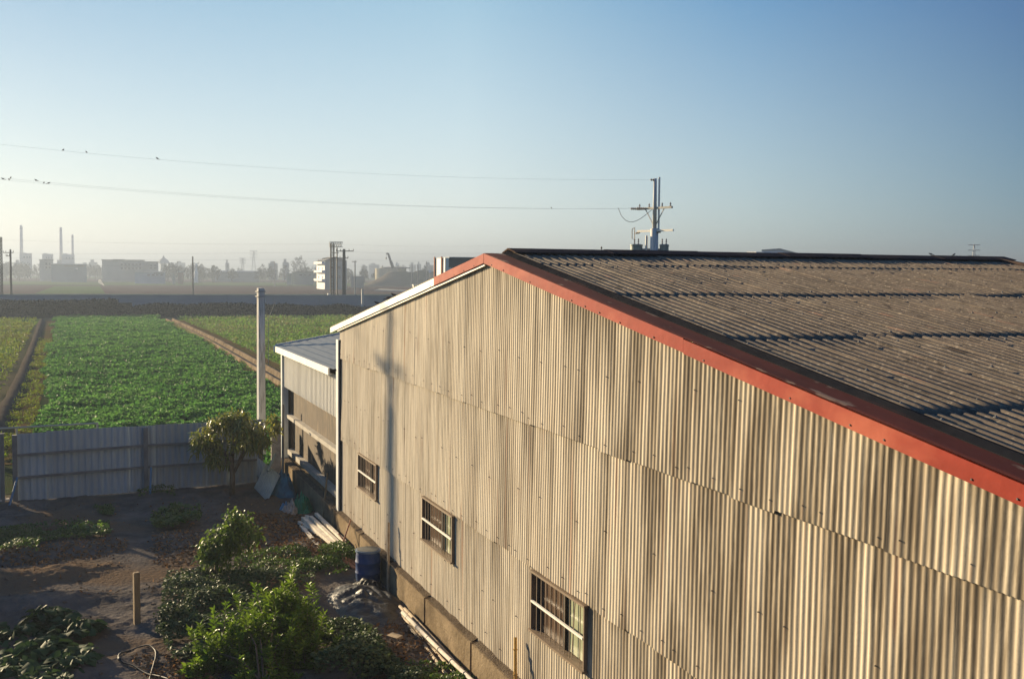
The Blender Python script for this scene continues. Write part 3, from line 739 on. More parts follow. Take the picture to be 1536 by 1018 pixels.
# fence continuing round the corner beside the lean-to
b_ = MB(); g0 = at(414, 640, 37.6)
FB = thing('fence_board', 'pale upright board closing the gap between fence and lean-to', 'board', (float(g0[0]), float(g0[1]), 0))
b_.box((g0[0], g0[1], 1.0), (.06, .34, 2.0)); b_.box((g0[0]+.05, g0[1]+.05, 1.9), (.03, .12, .3)); b_.build('board', 'paletimber', FB)
b_ = MB(); b_.box((g0[0]-.08, g0[1], 1.4), (.08, .3, .09)); b_.build('batten', 'wood', FB)
GP = at(424, 650, 37.2)
b_ = MB(); b_.tube([(GP[0], GP[1], 0), (GP[0]+.03, GP[1], 1.2), (GP[0]+.05, GP[1]+.01, 2.75)], [.05, .045, .04], 8)
tag(b_.build('gate_post', 'steel'), 'thin grey upright pipe standing beside the lean-to post', 'post')

# ================================================================== CONCRETE POLE
PP = at(391, 432, 39.5)
PL = thing('concrete_pole', 'plain square concrete pole standing behind the fence by the lean-to', 'pole', (PP[0], PP[1], 0))
b_ = MB(); s2 = .125
prof = [(-s2, -s2+.03), (-s2+.03, -s2), (s2-.03, -s2), (s2, -s2+.03), (s2, s2-.03), (s2-.03, s2), (-s2+.03, s2), (-s2, s2-.03)]
ang = math.radians(12); vs_ = []
for z, k in ((0, 1.12), (PP[2], .92)):
    for x_, y_ in prof: vs_.append((PP[0]+(x_*math.cos(ang)-y_*math.sin(ang))*k, PP[1]+(x_*math.sin(ang)+y_*math.cos(ang))*k, z))
b_.add(vs_, [tuple(range(8))[::-1], tuple(range(8, 16))]+[(i, (i+1) % 8, 8+(i+1) % 8, 8+i) for i in range(8)]); b_.build('shaft', 'pole', PL)
b_ = MB()
for zz in (PP[2]-.12, PP[2]-.30): b_.box((PP[0], PP[1], zz), (.31, .31, .03), Matrix.Rotation(ang, 3, 'Z'))
b_.build('band', 'steel', PL)

# ================================================================== UTILITY POLES
def insul(b_, p, d, n=4, r=.06):
    p = Vector(tuple(map(float, p))); d = Vector(tuple(map(float, d))).normalized()
    for k in range(n): b_.tube([p+d*(k*.085), p+d*(k*.085+.05)], [r, r*.55], 8)
    b_.tube([p, p+d*(n*.085)], .018, 6)
DW = Vector((-46.2+42.7, -10.85-17.0, .55)).normalized()             # the way the line runs
def utility_pole(base, ztop, zarm, label, drums):
    bx_, by_ = base
    U = thing('utility_pole', label, 'utility pole', (bx_, by_, 0))
    b_ = MB(); b_.tube([(bx_, by_, 0), (bx_, by_, zarm-.9)], [.235, .175], 14); b_.build('shaft', 'pole', U, smooth=True)
    b_ = MB(); b_.tube([(bx_, by_, zarm-.9), (bx_, by_, ztop-.05)], [.10, .075], 10); b_.build('top_mast', 'pole', U, smooth=True)
    b_ = MB(); b_.tube([(bx_+.12, by_+.14, zarm-1.1), (bx_+.12, by_+.14, ztop)], .045, 8); b_.build('riser_pipe', 'white', U)
    pd = Vector((-DW.y, DW.x, 0)).normalized()                        # across the line
    A = Vector((bx_, by_, zarm)); 
    # crossarm seen obliquely
    ca = Vector((.95, .28, 0)).normalized() if drums else pd
    hw = 1.05
    b_ = MB(); b_.bar(A-ca*hw, A+ca*hw, .09, .09); b_.build('crossarm', 'steel', U)
    b_ = MB()
    for s_ in (-1, 1): b_.bar(A+ca*s_*.6, A+Vector((0, 0, -.85)), .03)
    b_.build('arm_brace', 'steel', U)
    for s_ in (-.95, -.35, .45, .95):
        b_ = MB(); insul(b_, A+ca*s_+Vector((0, 0, .05)), (0, 0, 1), 2, .05); b_.build('pin_insulator', 'porcelain', U)
    for s_ in (-.98, -.6):
        b_ = MB(); insul(b_, A+ca*s_, DW, 5, .065); b_.build('strain_insulator', 'porcelain', U)
    b_ = MB(); insul(b_, (bx_, by_, ztop-.12), DW, 3, .055); b_.build('strain_insulator', 'porcelain', U)
    # lower arm with fuse cut-outs
    zl = zarm-1.0
    Bc = Vector((bx_, by_, zl))
    if drums: b_ = MB(); b_.bar(Bc-ca*1.05, Bc+ca*1.15, .07, .09); b_.build('crossarm', 'white', U)
    for s_ in ((-.95, .35) if drums else ()):
        b_ = MB(); q_ = Bc+ca*s_+Vector((0, 0, -.06)); insul(b_, q_, ca*-1+Vector((0, 0, -.1)), 3, .05)
        e = q_-ca*.3
        b_.tube([e+Vector((0, 0, .22)), e-ca*.16+Vector((0, 0, .18)), e-ca*.16+Vector((0, 0, -.25)), e+Vector((0, 0, -.33)), e+Vector((0, 0, .22))], .02, 6); b_.build('fuse_cutout', 'porcelain', U)
    if drums:
        for (ox, oy, r_, h_) in ((-.50, -.62, .27, .95), (.15, .42, .20, .9)):
            zc = 8.62
            b_ = MB(); b_.lathe((bx_+ox, by_+oy, zc-h_), [(r_*.9, 0), (r_, .05), (r_, h_-.08), (r_*1.06, h_-.07), (r_*1.06, h_-.02), (r_*.8, h_)], 18); tr = b_.build('transformer', 'transf', U, smooth=False)
            for sgn in (-1, 1):
                b_ = MB(); insul(b_, (bx_+ox+sgn*.09, by_+oy+sgn*.05, zc), (0, 0, 1), 3, .045); b_.build('bushing', 'porcelain', tr)
            b_ = MB(); b_.bar((bx_+ox, by_+oy, zc-.25), (bx_, by_, zc-.25), .08, .12); b_.build('bracket', 'steel', U)
        b_ = MB(); b_.tube([(bx_-.2, by_-.28, 6.2), (bx_-.2, by_-.28, 9.0)], .06, 10); b_.build('riser_pipe', 'white', U)
        # slack jumper loop
        b_ = MB(); s0 = A-ca*.98+DW*.5; pts = [s0+DW*(.9*t)+Vector((0, 0, -.75*math.sin(PI*min(1, t*1.1)))) for t in np.linspace(0, 1, 9)]
        pts = [A-ca*.98+DW*1.0]+[A-ca*(.98-.98*t)+DW*(1.0-.95*t)+Vector((0, 0, -.62*math.sin(PI*t**.7))) for t in np.linspace(.1, 1, 9)]
        b_.tube(pts, .012, 5); b_.build('jumper_wire', 'wire', U)
    return A, ca
pB = at(983, 266, 48); pA = at(-62, 205, 41)
A1, ca1 = utility_pole((pB[0], pB[1]), float(pB[2]), float(at(983, 312, 48)[2]), 'concrete utility pole with transformers and crossarms beyond the warehouse ridge', True)
A0, ca0 = utility_pole((pA[0], pA[1]), float(pA[2]), float(at(-62, 258, 41)[2]), 'concrete utility pole with crossarms beside the yard at the left', False)
def span(name, a, b, sag, label, r=.0026, n=40):
    a = Vector(tuple(map(float, a))); b = Vector(tuple(map(float, b))); b_ = MB()
    pts = [a.lerp(b, t)+Vector((0, 0, -4*sag*t*(1-t))) for t in np.linspace(0, 1, n)]
    b_.tube(pts, r, 5); o = b_.build(name, 'wire'); tag(o, label, 'power line'); return pts
w_top = span('power_line', Vector((pB[0], pB[1], pB[2]-.12))+DW*.3, (pA[0], pA[1], pA[2]-.12), .42, 'topmost power line running left from the transformer pole')
w_mid = span('power_line', A1-ca1*.98+DW*.45, A0-ca0*.98, .38, 'upper of the two lower power lines left of the transformer pole')
w_low = span('power_line', A1-ca1*.6+DW*.45, A0-ca0*.45+Vector((0, 0, -.10)), .40, 'lower of the two lower power lines left of the transformer pole')
def on_wire(pts, px):
    for a, b in zip(pts[:-1], pts[1:]):
        xa, xb = proj(a)[0], proj(b)[0]
        if (xa-px)*(xb-px) <= 0: return a.lerp(b, (px-xa)/(xb-xa))
    return pts[-1]
# birds
bb = MB()
bb.tube([(-.10, 0, .045), (-.06, 0, .07), (0, 0, .085), (.06, 0, .10), (.085, 0, .125)], [.012, .035, .045, .035, .02], 8)
bb.tube([(.075, 0, .125), (.10, 0, .135), (.12, 0, .13)], [.022, .026, .012], 8)
bb.tube([(.12, 0, .13), (.145, 0, .124)], [.008, .002], 5); bb.bar((-.20, 0, .01), (-.09, 0, .055), .02, .03)
bb.bar((0, .015, 0), (.01, .015, .06), .008); bb.bar((0, -.015, 0), (.01, -.015, .06), .008)
bird0 = bb.build('bird', 'bird', smooth=False)
def put_bird(p, label, rz, first=[True], s_=1.0):
    o = bird0
    if not first[0]: o = bird0.copy(); COL.objects.link(o)
    first[0] = False
    o.location = Vector(tuple(map(float, p))); o.rotation_euler = (0, 0, rz); o.scale = (s_,)*3; tag(o, label, 'bird', 'small birds perched on the wires and roof edges')
for px, lb_ in ((95, 'small dark bird furthest left on the topmost power line'), (129.5, 'small dark bird second from the left on the topmost power line'), (236, 'small dark bird perched alone further right on the topmost power line')):
    put_bird(on_wire(w_top, px), lb_, random.uniform(0, 6), s_=.55)
for px, lb_ in ((16, 'small bird nearest the left edge on the middle power line'), (54, 'small bird second from the left edge on the middle power line')):
    put_bird(on_wire(w_mid, px), lb_, random.uniform(0, 6), s_=.55)
for px, lb_ in ((4.5, 'small bird nearest the left edge on the lowest power line'), (13.5, 'small bird second from the left edge on the lowest power line'), (66, 'left bird of the close pair on the lowest power line'), (73, 'right bird of the close pair on the lowest power line'), (827, 'lone bird on the lowest power line near the transformer pole')):
    put_bird(on_wire(w_low, px), lb_, random.uniform(0, 6), s_=.5)
for x, lb_ in ((-25.05, 'lowest of three birds perched on the white left verge'), (-24.05, 'middle of three birds perched on the white left verge'), (-23.55, 'highest of three birds perched on the white left verge')):
    put_bird((x, -.09, rake(x)+.167), lb_, random.uniform(0, 6), s_=.6)
for y, lb_ in ((2.12, 'small bird sitting alone on the dark ridge left of the transformer pole'), (9.6, 'left bird of the pair near the far end of the ridge'), (10.2, 'right bird of the pair near the far end of the ridge')):
    put_bird((-17.6, y, 7.727), lb_, random.uniform(0, 6), s_=.36)

# ================================================================== FIELD BANKS, CROP, WEEDS
def strip_mesh(name, line, prof, mat, seed=0, rough=.06):
    """ridge following a ground polyline; prof: (offset across, height)"""
    P_ = [np.array([p[0], p[1]]) for p in line]; pts = []
    for a, b in zip(P_[:-1], P_[1:]):
        n = max(2, int(np.linalg.norm(b-a)/.5)); pts += [a+(b-a)*k/n for k in range(n)]
    pts.append(P_[-1]); b_ = MB(); vs_ = []; k_ = len(prof)
    for i, p in enumerate(pts):
        d = pts[min(i+1, len(pts)-1)]-pts[max(i-1, 0)]; d /= np.linalg.norm(d); nn = np.array([-d[1], d[0]])
        for j, (o_, h) in enumerate(prof):
            jit = rough*(float(vnoise(i*.45+seed*13, j*3.1))-.5)*2
            q_ = p+nn*(o_+jit*.7); vs_.append((q_[0], q_[1], max(.0, h+(jit if h > .02 else 0))))
    fs_ = [(i*k_+j, i*k_+j+1, (i+1)*k_+j+1, (i+1)*k_+j) for i in range(len(pts)-1) for j in range(k_-1)]
    b_.add(vs_, fs_); return b_.build(name, mat, smooth=True)
lline = [gnd(-28, 700), gnd(0, 636), gnd(30, 575), gnd(48, 528), gnd(63, 482)]
struct(strip_mesh('field_bank', lline, [(.42, .0), (.28, .30), (-.10, .36), (-.34, .04), (-.42, 0)], 'bank', 1))
rline = [gnd(470, 601), gnd(428, 576), gnd(380, 548), gnd(320, 513), gnd(255, 481)]
struct(strip_mesh('irrigation_ditch', rline, [(.62, 0), (.60, .30), (.34, .32), (.30, .06), (-.22, .06), (-.30, .36), (-.52, .36), (-.56, 0)], 'plinth', 2, .02))
ll2 = [(p[0], p[1]+.95) for p in lline]; rl2 = [(p[0], p[1]-1.0) for p in rline]; rl3 = [(p[0], p[1]+1.25) for p in rline]
for ln, wd in ((ll2, .55), (rl2, .5), (rl3, .7)):
    struct(strip_mesh('field_verge', ln, [(wd, .025), (0, .04), (-wd, .025)], 'verge', 3, .01))
# crop: rows of leafy plants between the two banks
def line_y(line, x):
    xs_ = np.array([p[0] for p in line]); ys_ = np.array([p[1] for p in line]); o_ = np.argsort(xs_); return np.interp(x, xs_[o_], ys_[o_])
def field_pts(n, x0, x1, ylo, yhi):
    x = x0+(x1-x0)*rng.random(n)**1.0; y = ylo(x)+(yhi(x)-ylo(x))*rng.random(n); return x, y
def crop_leaves(name, n, x0, x1, ylo, yhi, size, height, mat, label, cat, gapn=.0, near_bias=1.6, freq=.5, zs=.5, zb=.45, wr=.75):
    t = rng.random(n)**near_bias; x = x1+(x0-x1)*t; y = ylo(x)+(yhi(x)-ylo(x))*rng.random(n)
    h = vnoise(x*freq, y*freq); h2 = vnoise(x*2.2, y*2.2, 5)
    keep = (h*.5+h2*.5) > gapn; x, y, h, h2 = x[keep], y[keep], h[keep], h2[keep]; n = len(x)
    dist = np.abs(x); s_ = size*(.55+.9*rng.random(n))*(.8+.4*dist/100)
    z = height*(.25+.55*h+.55*h2)*(.45+.55*rng.random(n)**.6)
    tint = np.clip(.25+.9*(h-.4)+.35*rng.normal(size=n), 0, 1)
    o_ = leaves(name, np.stack([x, y, z], 1), rdir(n, zb, zs), s_, s_*wr, mat, droop=.2, tint=tint)
    return tag(o_, label, cat, kind='stuff')
crop_leaves('crop_plants', 270000, -171.5, -38.6, lambda x: line_y(ll2, x)+.1+1.3*vnoise(x*.35, 2), lambda x: line_y(rl2, x)+.15-1.3*vnoise(x*.35, 9), .16, .50, 'crop', 'dense dark green leafy crop filling the field beyond the fence', 'crop', gapn=.30, near_bias=1.5)
crop_leaves('field_weeds', 60000, -171.5, -38.6, lambda x: line_y(rl3, x)+.4, lambda x: line_y(rl3, x)+.4+np.clip((-38-x)*.5, 3, 42), .30, .30, 'weed', 'pale green weeds covering the fallow field right of the ditch', 'weeds', gapn=.40, near_bias=1.2, freq=.16, zs=.6, zb=.6, wr=.3)
crop_leaves('field_grass', 45000, -171.5, -45, lambda x: line_y(lline, x)-14, lambda x: line_y(lline, x)-.8, .26, .34, 'yweed', 'yellow green grass on the plot left of the earth bank', 'grass', gapn=.42, near_bias=1.2, freq=.22, zs=.6, zb=.6, wr=.3)
crop_leaves('verge_grass', 9000, -120, -45, lambda x: line_y(ll2, x)-.7, lambda x: line_y(ll2, x)+.6, .16, .22, 'yweed', 'thin grass tufts along the foot of the left earth bank', 'grass', gapn=.45, near_bias=1.5, freq=.5, zs=.6, zb=.7, wr=.3)
crop_leaves('verge_grass', 6000, -165, -60, lambda x: line_y(rl2, x)-.5, lambda x: line_y(rl2, x)+.5, .16, .22, 'weed', 'thin grass tufts along the near side of the concrete ditch', 'grass', gapn=.52, near_bias=1.5, freq=.4, zs=.6, zb=.7, wr=.3)
# hedge and railway wall across the end of the fields
n = 52000
yy = rng.uniform(-75, 130, n); hh = np.where(yy < -2, 2.75, 1.9)+.5*(vnoise(yy*.25, 3)-.5)-np.clip((yy-10)*.012, 0, .9)
xx = -175.2+2.0*(rng.random(n)-.5); fr_ = rng.random(n)**.55
pos = np.stack([xx+.3*vnoise(yy, fr_*3), yy, hh*fr_], 1)
HG = thing('hedge', 'long dark hedge in shadow across the far end of the fields', 'hedge', (-175, 10, 0))
leaves('foliage', pos, rdir(n, .2), rng.uniform(.25, .6, n), rng.uniform(.18, .4, n), 'hedge', HG)
b_ = MB(); ysg = np.arange(-75, 131, 2.5)
for a in ysg[:-1]:
    h_ = (2.2 if a < -2 else 1.45)-max(0, min(.9, (a-10)*.012)); b_.box((-175.3, a+1.25, h_/2), (1.3, 2.5, h_))
b_.build('inner_growth', 'hedge', HG)
RW = thing('railway_wall', 'long grey blue concrete wall along the railway behind the hedge', 'wall', (-181, 20, 0))
b_ = MB(); zt = float(at(300, 443.5, 172)[2])
b_.box((-181, 30, zt/2), (.35, 330, zt)); b_.build('panel', 'railwall', RW)
b_ = MB(); b_.box((-181, 30, zt+.06), (.55, 330, .12)); b_.build('coping', 'railwall', RW)
for k in range(40):
    y = -120+k*7.5; b_ = MB(); b_.box((-180.75, y, zt/2-.05), (.2, .4, zt-.1)); b_.build('pilaster', 'railwall', RW)

# ================================================================== YARD VEGETATION
def plant(name, label, cat, base, trunk_pts, radii, blobs, nclus, per, ll, lw, mat, zb=0., zs=1., droop=.3, gaps=.42, spread=.12, group=None, forks=6, parts=('trunk', 'crown')):
    T = thing(name, label, cat, base, group)
    tb = MB(); tb.tube(trunk_pts, radii, 8)
    top = Vector(tuple(map(float, trunk_pts[-1])))
    pc = blob_points(blobs, nclus, gaps=gaps)
    for k in range(min(forks, nclus)):
        e = Vector(tuple(map(float, pc[k*3 % nclus]))); i = random.randrange(max(1, len(trunk_pts)-2), len(trunk_pts)); s_ = Vector(tuple(map(float, trunk_pts[i])))
        m_ = s_.lerp(e, .5)+Vector((random.uniform(-.1, .1), random.uniform(-.1, .1), .08))
        tb.tube([s_, m_, e], [radii[-1]*.8, radii[-1]*.5, radii[-1]*.2], 6)
    tb.build(parts[0], 'bark', T, smooth=True)
    P_ = np.repeat(pc, per, 0)+rng.normal(0, spread, (nclus*per, 3)); D_ = rdir(len(P_), zb, zs)
    c0 = np.repeat(rng.random(nclus), per); tn_ = np.clip(.6*c0+.5*rng.random(len(P_))-.1, 0, 1)
    leaves(parts[1], P_, D_, rng.uniform(ll*.6, ll*1.25, len(P_)), rng.uniform(lw*.7, lw*1.2, len(P_)), mat, T, droop=droop, tint=tn_, broad=True)
    return T
# mango by the fence
g = gnd(346, 742); gx_, gy_ = float(g[0])+.3, float(g[1]); c = at(342, 652, 34.9)
plant('mango_tree', 'low spreading tree with drooping yellow green leaves in front of the sheet fence', 'tree', (gx_, gy_, 0),
      [(gx_, gy_, .0), (gx_+.05, gy_+.02, .7), (gx_, gy_-.05, 1.35)], [.10, .08, .06],
      [((c[0], c[1], float(c[2])), (.8, 1.0, .55)), (at(312, 665, 34.9), (.5, .62, .42)), (at(380, 652, 35), (.55, .62, .46)), (at(345, 632, 35), (.5, .65, .26)), (at(300, 668, 34.9), (.35, .4, .25)), (at(330, 690, 34.9), (.35, .4, .2)), (at(368, 622, 35), (.3, .3, .2)), (at(395, 640, 35.2), (.4, .45, .35))],
      185, 15, .26, .062, 'mango', zb=-.1, droop=.45, gaps=.68, spread=.07, forks=12)
# sapling in the middle of the yard
g = gnd(322, 880); c = at(335, 815, 25.3)
plant('sapling', 'young leafy sapling on a thin leaning stem rising from the dark vines', 'sapling', (g[0], g[1], 0),
      [(g[0], g[1], 0), at(321, 868, 25.3), at(326, 838, 25.3), at(340, 800, 25.4), at(365, 775, 25.5)], [.045, .04, .032, .025, .015],
      [(at(330, 822, 25.3), (.42, .48, .40)), (at(352, 800, 25.4), (.36, .42, .34)), (at(366, 776, 25.5), (.30, .34, .30)), (at(318, 835, 25.2), (.25, .28, .28)), (at(380, 805, 25.4), (.15, .2, .2))],
      185, 13, .15, .055, 'sapling', zb=.1, droop=.45, gaps=.5, spread=.07, forks=8)
# bright green bush: many upright shoots
def shoots(name, label, cat, centre, blobs, nshoot, mat, ll=.12, lw=.042, h=(.35, .7), per=26):
    T = thing(name, label, cat, (float(centre[0]), float(centre[1]), 0))
    pc = blob_points(blobs, nshoot, shell=.3, gaps=.4, freq=1.6)
    P_, D_, tn_ = [], [], []; sb = MB()
    for p in pc:
        lean = rng.normal(0, .22, 2); hh_ = random.uniform(*h)*(1.35 if random.random() < .12 else 1); p = p+np.array([0, 0, .18*max(0, random.gauss(0, 1))]); tt = random.random()
        root = np.array([p[0]-lean[0]*.5, p[1]-lean[1]*.5, max(.05, p[2]-hh_)])
        tipp = np.array([p[0]+lean[0]*.3, p[1]+lean[1]*.3, p[2]])
        sb.tube([root, tipp], [.008, .004], 4)
        k = per; ts = np.linspace(.25, 1, k); ang_ = np.arange(k)*2.4+random.random()*6
        P_.append(root+(tipp-root)*ts[:, None]); el = .25+.9*ts**2
        D_.append(np.stack([np.cos(ang_), np.sin(ang_), el], 1)); tn_.append(np.clip(tt*.5+.5*ts*rng.random(k)+.1, 0, 1))
    # rooted stems
    c_ = np.array([centre[0], centre[1], .0])
    for k in range(14):
        e = pc[k]; sb.tube([c_+rng.normal(0, .08, 3)*[1, 1, 0], (c_+e)/2+np.array([0, 0, .1]), e-[0, 0, .2]], [.02, .015, .008], 5)
    sb.build('stem', 'bark', T)
    P_, D_, tn_ = map(np.concatenate, (P_, D_, tn_)); N = len(P_)
    leaves('foliage', P_, D_, rng.uniform(ll*.6, ll*1.3, N), rng.uniform(lw*.7, lw*1.25, N), mat, T, droop=.12, tint=tn_)
    return T
g = gnd(400, 1035)
shoots('bush', 'large bright green bush of upright leafy shoots at the bottom centre', 'bush', g,
       [(at(400, 955, 20.2), (.85, .95, .62)), (at(425, 902, 20.6), (.5, .55, .42)), (at(335, 970, 19.9), (.5, .55, .5)), (at(465, 955, 20.5), (.5, .55, .5)), (at(400, 1015, 19.5), (.8, .95, .5)), (at(310, 1010, 19.5), (.35, .4, .4))], 430, 'bush', ll=.135, lw=.05, per=30)
# dark vine ground cover around it
def cover(name, label, cat, polys, n, zh, size, mat, zs=.45, zb=.5, wr=.8, tintb=0.0):
    Ps = []
    area = [abs((q[1][0][1]-q[1][0][0])*(q[1][1][2]-q[1][1][0])) if False else 1 for q in polys]
    for (k, (px, py, hz_)) in polys:
        p = scatter_px(int(n*k), px, py); hfac = np.full(len(p), hz_); Ps.append(np.c_[p, hfac])
    Q = np.concatenate(Ps); Q = Q[(Q[:, 1] < -.3) & (Q[:, 0] > -37.3)]
    h = vnoise(Q[:, 0]*1.6, Q[:, 1]*1.6); keep = h > .22; Q = Q[keep]; h = h[keep]; N = len(Q)
    z = yard_z(Q[:, 0], Q[:, 1])+.02+zh*Q[:, 3]*(.25+.95*h)*(.35+.65*rng.random(N)**.5)
    tn_ = np.clip(rng.random(N)*.8+tintb, 0, 1)
    o_ = leaves(name, np.c_[Q[:, :2], z], rdir(N, zb, zs), size*rng.uniform(.6, 1.3, N), size*wr*rng.uniform(.7, 1.2, N), mat, droop=.25, tint=tn_, broad=True)
    return tag(o_, label, cat, kind='stuff')
cover('vine_cover', 'low mass of dark heart-leaved vines around the bright bush', 'vines',
      [(.30, ((252, 345, 320, 236), (872, 865, 960, 965), 1.0)), (.22, ((300, 400, 400, 270), (862, 880, 960, 960), 1.0)), (.10, ((230, 300, 330, 262), (945, 945, 1000, 1000), .8)), (.22, ((470, 540, 600, 470), (930, 955, 1030, 1030), .95)), (.10, ((530, 570, 640, 560), (975, 985, 1040, 1040), .6)), (.14, ((345, 470, 480, 350), (868, 872, 935, 935), .8))],
      15000, .48, .085, 'vine', tintb=.05)
cover('low_weeds', 'patch of bright low weeds between the vines and the timber pile', 'weeds',
      [(.55, ((355, 505, 520, 345), (842, 835, 872, 880), 1.0)), (.2, ((440, 520, 525, 450), (828, 830, 868, 868), 1.2)), (.12, ((505, 530, 540, 505), (818, 825, 850, 850), .8)), (.13, ((600, 700, 730, 640), (1005, 1000, 1035, 1040), .6))], 7000, .26, .085, 'grass', zb=.8, wr=.5)
cover('shrub_patch', 'small dark leafy shrub patch on the path just in front of the fence shadow', 'shrub',
      [(.6, ((228, 272, 275, 228), (782, 774, 796, 798), 1.0)), (.4, ((258, 300, 302, 262), (778, 776, 794, 794), 1.15))], 1500, .40, .11, 'grass', wr=.7)
cover('weed_row', 'row of low dark weeds across the left yard in the fence shade', 'weeds',
      [(.7, ((-10, 165, 165, -10), (802, 792, 812, 826), 1.0)), (.15, ((-10, 60, 60, -10), (812, 806, 835, 840), .9)), (.08, ((140, 170, 172, 150), (764, 762, 772, 773), .5)), (.07, ((205, 260, 262, 210), (738, 732, 748, 752), .7))], 5500, .26, .09, 'grass', zb=.7, wr=.5)
def seedling(px, py, label):
    g_ = gnd(px, py+6); N = 60; zb_ = yz(g_[0], g_[1])
    T = thing('seedling', label, 'seedling', (g_[0], g_[1], zb_))
    b2 = MB(); b2.tube([(g_[0], g_[1], zb_), (g_[0], g_[1], zb_+.28)], [.012, .008], 6); b2.build('stem', 'grass', T)
    P_ = np.array([g_[0], g_[1], zb_+.22])+rng.normal(0, .09, (N, 3)); leaves('foliage', P_, rdir(N, .5, .6), rng.uniform(.1, .17, N), rng.uniform(.07, .12, N), 'lime', T, broad=True)
seedling(121, 800, 'left of two lime green seedlings standing in the dark weed row'); seedling(151, 799, 'right of two lime green seedlings standing in the dark weed row')
# big leaved plants bottom left: rosettes on stalks
def taro(px, py, d, s_, label, name='leafy_vegetable', n=44):
    c_ = at(px, py, d); T = thing(name, label, 'plant', (c_[0], c_[1], 0), 'broad-leaved plants in the bottom left corner'); sb = MB()
    P_, D_ = [], []
    for k in range(n):
        a_ = random.random()*6.28; rr = s_*(.15+.75*random.random()); zt_ = (c_[2]+.12)*(1-.55*(rr/s_)**2)*(.7+.4*random.random())
        p_ = (c_[0]+rr*math.cos(a_), c_[1]+rr*math.sin(a_), zt_)
        sb.tube([(c_[0], c_[1], .02), ((c_[0]+p_[0])/2, (c_[1]+p_[1])/2, zt_*.75), p_], [.012, .010, .006], 5)
        P_.append(p_); D_.append((math.cos(a_), math.sin(a_), .15+.4*random.random()))
        for j in range(2):
            P_.append((p_[0]+random.uniform(-.12, .12), p_[1]+random.uniform(-.12, .12), zt_*random.uniform(.6, .95))); D_.append((math.cos(a_+random.uniform(-1, 1)), math.sin(a_+random.uniform(-1, 1)), .3))
    sb.build('stem', 'taro', T)
    P_ = np.array(P_); D_ = np.array(D_); N = len(P_)
    leaves('foliage', P_, D_, rng.uniform(.16, .30, N), rng.uniform(.13, .24, N), 'taro', T, droop=.35, broad=True)
for px, py, d, s_, lb_ in ((70, 925, 22, .55, 'broad-leaved plant at the back of the bottom left patch'), (110, 945, 21.5, .5, 'broad-leaved plant at the right rear of the bottom left patch beside the path'), (20, 950, 21.3, .55, 'broad-leaved plant at the left edge of the bottom left patch'),
                          (60, 975, 20.4, .5, 'broad-leaved plant in the middle of the bottom left patch'), (110, 990, 20.0, .45, 'broad-leaved plant at the right front of the bottom left patch near the hose'), (10, 1005, 19.6, .5, 'broad-leaved plant in the bottom left corner'), (65, 1020, 19.3, .5, 'broad-leaved plant cut by the bottom edge of the left patch')):
    taro(px, py, d, s_, lb_)
# trees added left of the yard, outside the view, to shade it
for (x_, y_, h_, lb_) in ((-24.2, -13.6, 3.4, 'short unseen shade tree added left of the yard beside the vegetable patch'), (-33.5, -12.6, 3.2, 'short unseen shade tree added left of the yard by the fence end'), (-31.5, -15.2, 4.6, 'unseen shade tree added left of the yard, nearer the fence'), (-27.0, -16.5, 5.2, 'unseen shade tree added left of the yard, further from the fence'), (-36, -19, 5.5, 'unseen shade tree added outside the fence left of the yard')):
    plant('shade_tree', lb_, 'tree', (x_, y_, 0), [(x_, y_, 0), (x_+.1, y_, h_*.4), (x_, y_+.1, h_*.7)], [.16, .12, .08],
          [((x_, y_, h_*.62), (1.5, 1.6, h_*.36)), ((x_+.9, y_+.5, h_*.5), (.9, 1.0, h_*.28)), ((x_-.6, y_-.9, h_*.55), (1.0, .9, h_*.3))], 260, 14, .26, .09, 'mango', gaps=.55, spread=.14, forks=10)

# ================================================================== YARD CLUTTER
# stake
g = gnd(205.5, 941); h_ = float(at(205.5, 856, 22.25)[2])
b_ = MB(); R = Matrix.Rotation(math.radians(12), 3, 'Z'); b_.box((g[0], g[1], h_/2), (.11, .12, h_), R); b_.box((g[0], g[1], h_+.008), (.085, .095, .02), R)
tag(b_.build('wooden_stake', 'wood', origin=(g[0], g[1], 0)), 'short square wooden stake standing in the trodden soil path', 'stake')
# hose loop
b_ = MB(); hp = [(262, 1040), (250, 1022), (222, 1008), (200, 998), (180, 992), (179, 982), (190, 973), (207, 969), (224, 970), (233, 977), (233, 990), (228, 1004), (224, 1020), (222, 1040)]
pts = [gnd(a, c, .07) for a, c in hp]; sm = []
for i in range(len(pts)-1):
    for t in (0, .33, .67):
        p0, p1, p2, p3 = pts[max(i-1, 0)], pts[i], pts[i+1], pts[min(i+2, len(pts)-1)]
        q_ = .5*((2*p1)+(p2-p0)*t+(2*p0-5*p1+4*p2-p3)*t*t+(3*p1-p0-3*p2+p3)*t**3); q_[2] = yz(q_[0], q_[1])+.035; sm.append(q_)
b_.tube(sm, .016, 8); b_.tube([sm[12], sm[13]], .026, 8)
tag(b_.build('garden_hose', 'hose', smooth=True), 'black garden hose looped on the path at the bottom left', 'hose')
